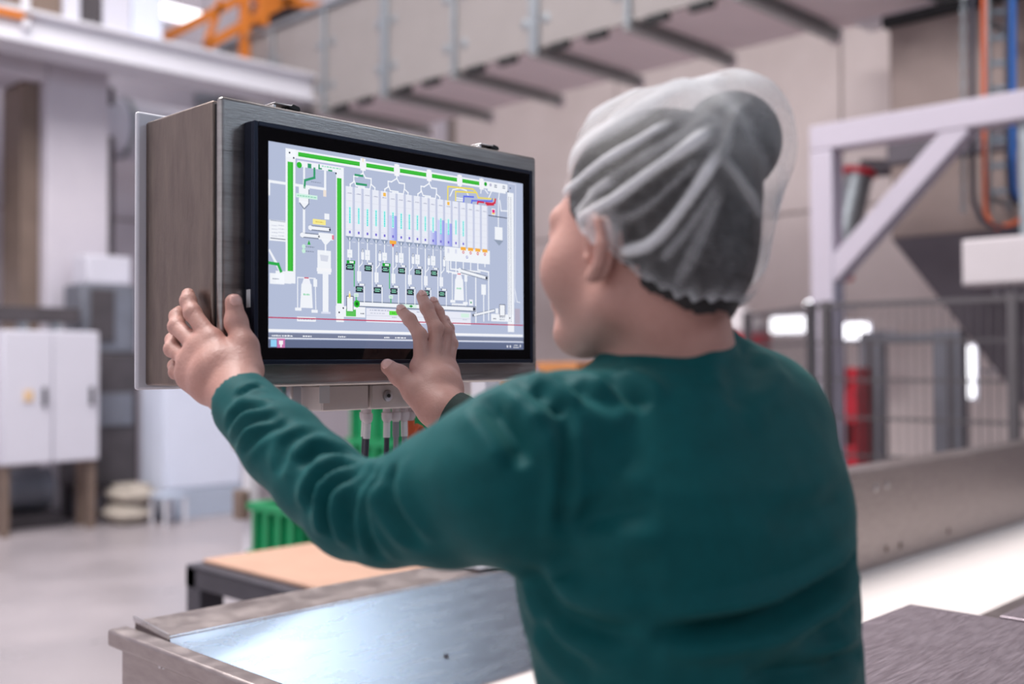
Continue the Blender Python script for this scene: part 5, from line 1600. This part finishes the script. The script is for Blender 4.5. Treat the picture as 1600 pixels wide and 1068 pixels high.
# hairline: keep forehead, temple and ear clear
keep = ~((loc[:, 0] > .052+.25*(loc[:, 2]-.06)) & (loc[:, 2] < .085))
keep &= ~((loc[:, 0] > -.030) & (loc[:, 2] < .012) & (np.abs(loc[:, 1]) > .045))
keep &= ~((loc[:, 0] > -.045) & (loc[:, 2] < -.02))
EF_ = np.array([-.20, -.13, -.10, -.075, -.045, -.02, .0, .02, .04, .06, .08, .12])
EU_ = np.array([-.036, -.052, -.056, -.0525, -.036, -.011, .000, .007, .0155, .030, .041, .039])
keep &= loc[:, 2] > np.interp(loc[:, 0], EF_, EU_)-.002+.003*np.sin(loc[:, 1]*160)
Vh2, Qh2, _ = keep_faces(Vh, Qh, keep)
hair = to_object('hair', Vh2, Qh2, MATS['hair_dark'], person)
del HFD

NF = Field((0.60, 0.36, 1.42), (1.22, 1.02, 1.86), 0.0034)
NF.ell(hp(-.022, 0, .052), HR, [HS*.108, HS*.0865, HS*.106], .0)
NF.ell(BUN+np.array([0, 0, .004]), HR, [.060, .058, .060], .03)
NF.cone(hp(.03, 0, .10), BUN+np.array([0, 0, .020]), .044, .046, .03)
NF.cone(BUN+np.array([0, 0, -.02]), C(1142, 395, 1.075), .055, .038, .03)
for sd in (-1, 1): NF.ell(hp(-.012, sd*.078, .012), HR, [.030, .024, .034], .02)
NF.ell(hp(-.050, 0, -.003), HR, [HS*.077, HS*.0755, HS*.078], .02)
Vn, Qn = NF.mesh(); Vn = relax(Vn, Qn, 4, .5)
del NF
loc = (Vn-HC) @ HR.T/HS
# lower edge of the net, as height against front-back position (over the brow, above the ear, down to the nape)
edge = np.interp(loc[:, 0], EF_, EU_)+.002*np.sin(np.arctan2(loc[:, 1], loc[:, 0])*34)
keepn = loc[:, 2] > edge
Nn = normals(Vn, Qn)
dist_edge = loc[:, 2]-edge
PLEATS = [([(884, 300), (930, 262), (985, 228), (1046, 192)], .005, .0050, 1.0), ([(906, 344), (960, 312), (1010, 275), (1060, 240), (1112, 202)], .007, .0055, 1.0), ([(975, 392), (1010, 384), (1045, 352), (1080, 305), (1124, 238)], .006, .0048, 1.0),
          ([(880, 262), (930, 215), (1000, 170), (1080, 132), (1140, 128)], .004, .014, .75), ([(880, 235), (915, 190), (980, 150), (1060, 120)], .003, .012, .7), ([(902, 330), (930, 300), (960, 282)], .003, .005, .6),
          ([(1128, 240), (1150, 180), (1180, 150)], .002, .006, .35), ([(1130, 250), (1170, 300), (1190, 340)], .003, .006, .3),
          ([(960, 180), (1010, 150), (1080, 128)], .003, .006, .6), ([(940, 350), (1000, 330), (1050, 290), (1090, 250)], .002, .004, .25), ([(920, 300), (980, 262), (1030, 226)], .002, .004, .25), ([(1040, 400), (1080, 350), (1120, 290)], .002, .004, .3), ([(1000, 250), (1060, 215), (1110, 180)], .002, .006, .35), ([(1060, 440), (1090, 380), (1125, 300)], .002, .005, .25)]
bvh = BVHTree.FromPolygons([tuple(v) for v in Vn], [tuple(q) for q in Qn])
offn = np.zeros(len(Vn)); ply = np.zeros(len(Vn))
for pts, A, w, op in PLEATS:
    L_ = []
    for u, v in [p[:2] for p in bez([(a, b, 0) for a, b in pts], 6)]:
        h = bvh.ray_cast(Vector(CAMP), Vector(ray(u, v)).normalized())
        if h[0] is not None and (not L_ or np.linalg.norm(np.array(h[0])-L_[-1]) < .06): L_.append(np.array(h[0]))
    if len(L_) < 2: continue
    d, t = seg_dist(Vn, L_)
    fade = np.clip(np.minimum(t+.12, 1.05-t)/.15, 0, 1)
    offn += A*fade*np.exp(-(d/w)**2)
    wv = w*(1+.45*np.array([mnoise.noise(Vector(v)*22+Vector((5, 0, 0))) for v in Vn]))
    ply = np.maximum(ply, op*fade*np.exp(-(d/wv)**4))
# the same pleats on the far side of the net, mirrored about the head's middle plane
ply = np.maximum(ply, .85*np.exp(-(dist_edge/.015)**2))
hb = BVHTree.FromPolygons([tuple(v) for v in Vh], [tuple(q) for q in Qh])
gap = np.array([hb.find_nearest(Vector(v))[3] for v in Vn])
ply = np.maximum(ply, .85*np.clip((gap-.0105)/.012, 0, 1)*np.array([.72+.5*mnoise.noise(Vector(v)*38) for v in Vn]))        # slack cloth lies in gathers
for i in range(len(Vn)):
    p = Vector(Vn[i])
    offn[i] += .0025*mnoise.noise(Vector((p.x*18, p.y*18, p.z*18)))+.0012*mnoise.noise(p*50)
offn += .0015*np.sin(np.arctan2(loc[:, 1], loc[:, 0])*40)*np.exp(-(dist_edge/.02)**2)
offn -= .010*np.exp(-(np.clip(dist_edge, 0, 1)/.012)**2)
Vn = Vn+Nn*offn[:, None]
Vn2, Qn2, used = keep_faces(Vn, Qn, keepn)
nm = bpy.data.materials.new('hairnet_fleece')
nm.use_nodes = True
nt = nm.node_tree
for nd in list(nt.nodes): nt.nodes.remove(nd)
out = nt.nodes.new('ShaderNodeOutputMaterial')
mx = nt.nodes.new('ShaderNodeMixShader'); tp = nt.nodes.new('ShaderNodeBsdfTransparent')
ds = nt.nodes.new('ShaderNodeBsdfDiffuse'); ds.inputs[0].default_value = (.95, .95, .98, 1)
tl = nt.nodes.new('ShaderNodeBsdfTranslucent'); tl.inputs[0].default_value = (.93, .93, .95, 1)
m2 = nt.nodes.new('ShaderNodeMixShader'); m2.inputs[0].default_value = .3
nt.links.new(ds.outputs[0], m2.inputs[1]); nt.links.new(tl.outputs[0], m2.inputs[2])
tc = nt.nodes.new('ShaderNodeTexCoord'); ns = nt.nodes.new('ShaderNodeTexNoise'); ns.inputs['Scale'].default_value = 130; ns.inputs['Detail'].default_value = 5
ns2 = nt.nodes.new('ShaderNodeTexNoise'); ns2.inputs['Scale'].default_value = 26; ns2.inputs['Detail'].default_value = 3
nt.links.new(tc.outputs['Object'], ns.inputs['Vector']); nt.links.new(tc.outputs['Object'], ns2.inputs['Vector'])
ad = nt.nodes.new('ShaderNodeMath'); ad.operation = 'ADD'
nt.links.new(ns.outputs[0], ad.inputs[0]); nt.links.new(ns2.outputs[0], ad.inputs[1])
mr = nt.nodes.new('ShaderNodeMapRange'); mr.inputs['From Min'].default_value = .7; mr.inputs['From Max'].default_value = 1.3
mr.inputs['To Min'].default_value = .0; mr.inputs['To Max'].default_value = .10
nt.links.new(ad.outputs[0], mr.inputs[0])
at = nt.nodes.new('ShaderNodeAttribute'); at.attribute_name = 'ply'
m3 = nt.nodes.new('ShaderNodeMath'); m3.operation = 'MULTIPLY_ADD'; m3.inputs[1].default_value = .95; m3.use_clamp = True
nt.links.new(at.outputs['Fac'], m3.inputs[0]); nt.links.new(mr.outputs[0], m3.inputs[2])
nt.links.new(m3.outputs[0], mx.inputs[0]); nt.links.new(tp.outputs[0], mx.inputs[1]); nt.links.new(m2.outputs[0], mx.inputs[2])
nt.links.new(mx.outputs[0], out.inputs[0])
net = to_object('hairnet', Vn2, Qn2, nm, person)
net['label'] = 'white translucent fleece hairnet with pleats'
pa = net.data.attributes.new('ply', 'FLOAT', 'POINT')
pa.data.foreach_set('value', ply[used].astype(np.float32))
for o in bpy.data.objects:
    if '_org' in o: del o['_org']
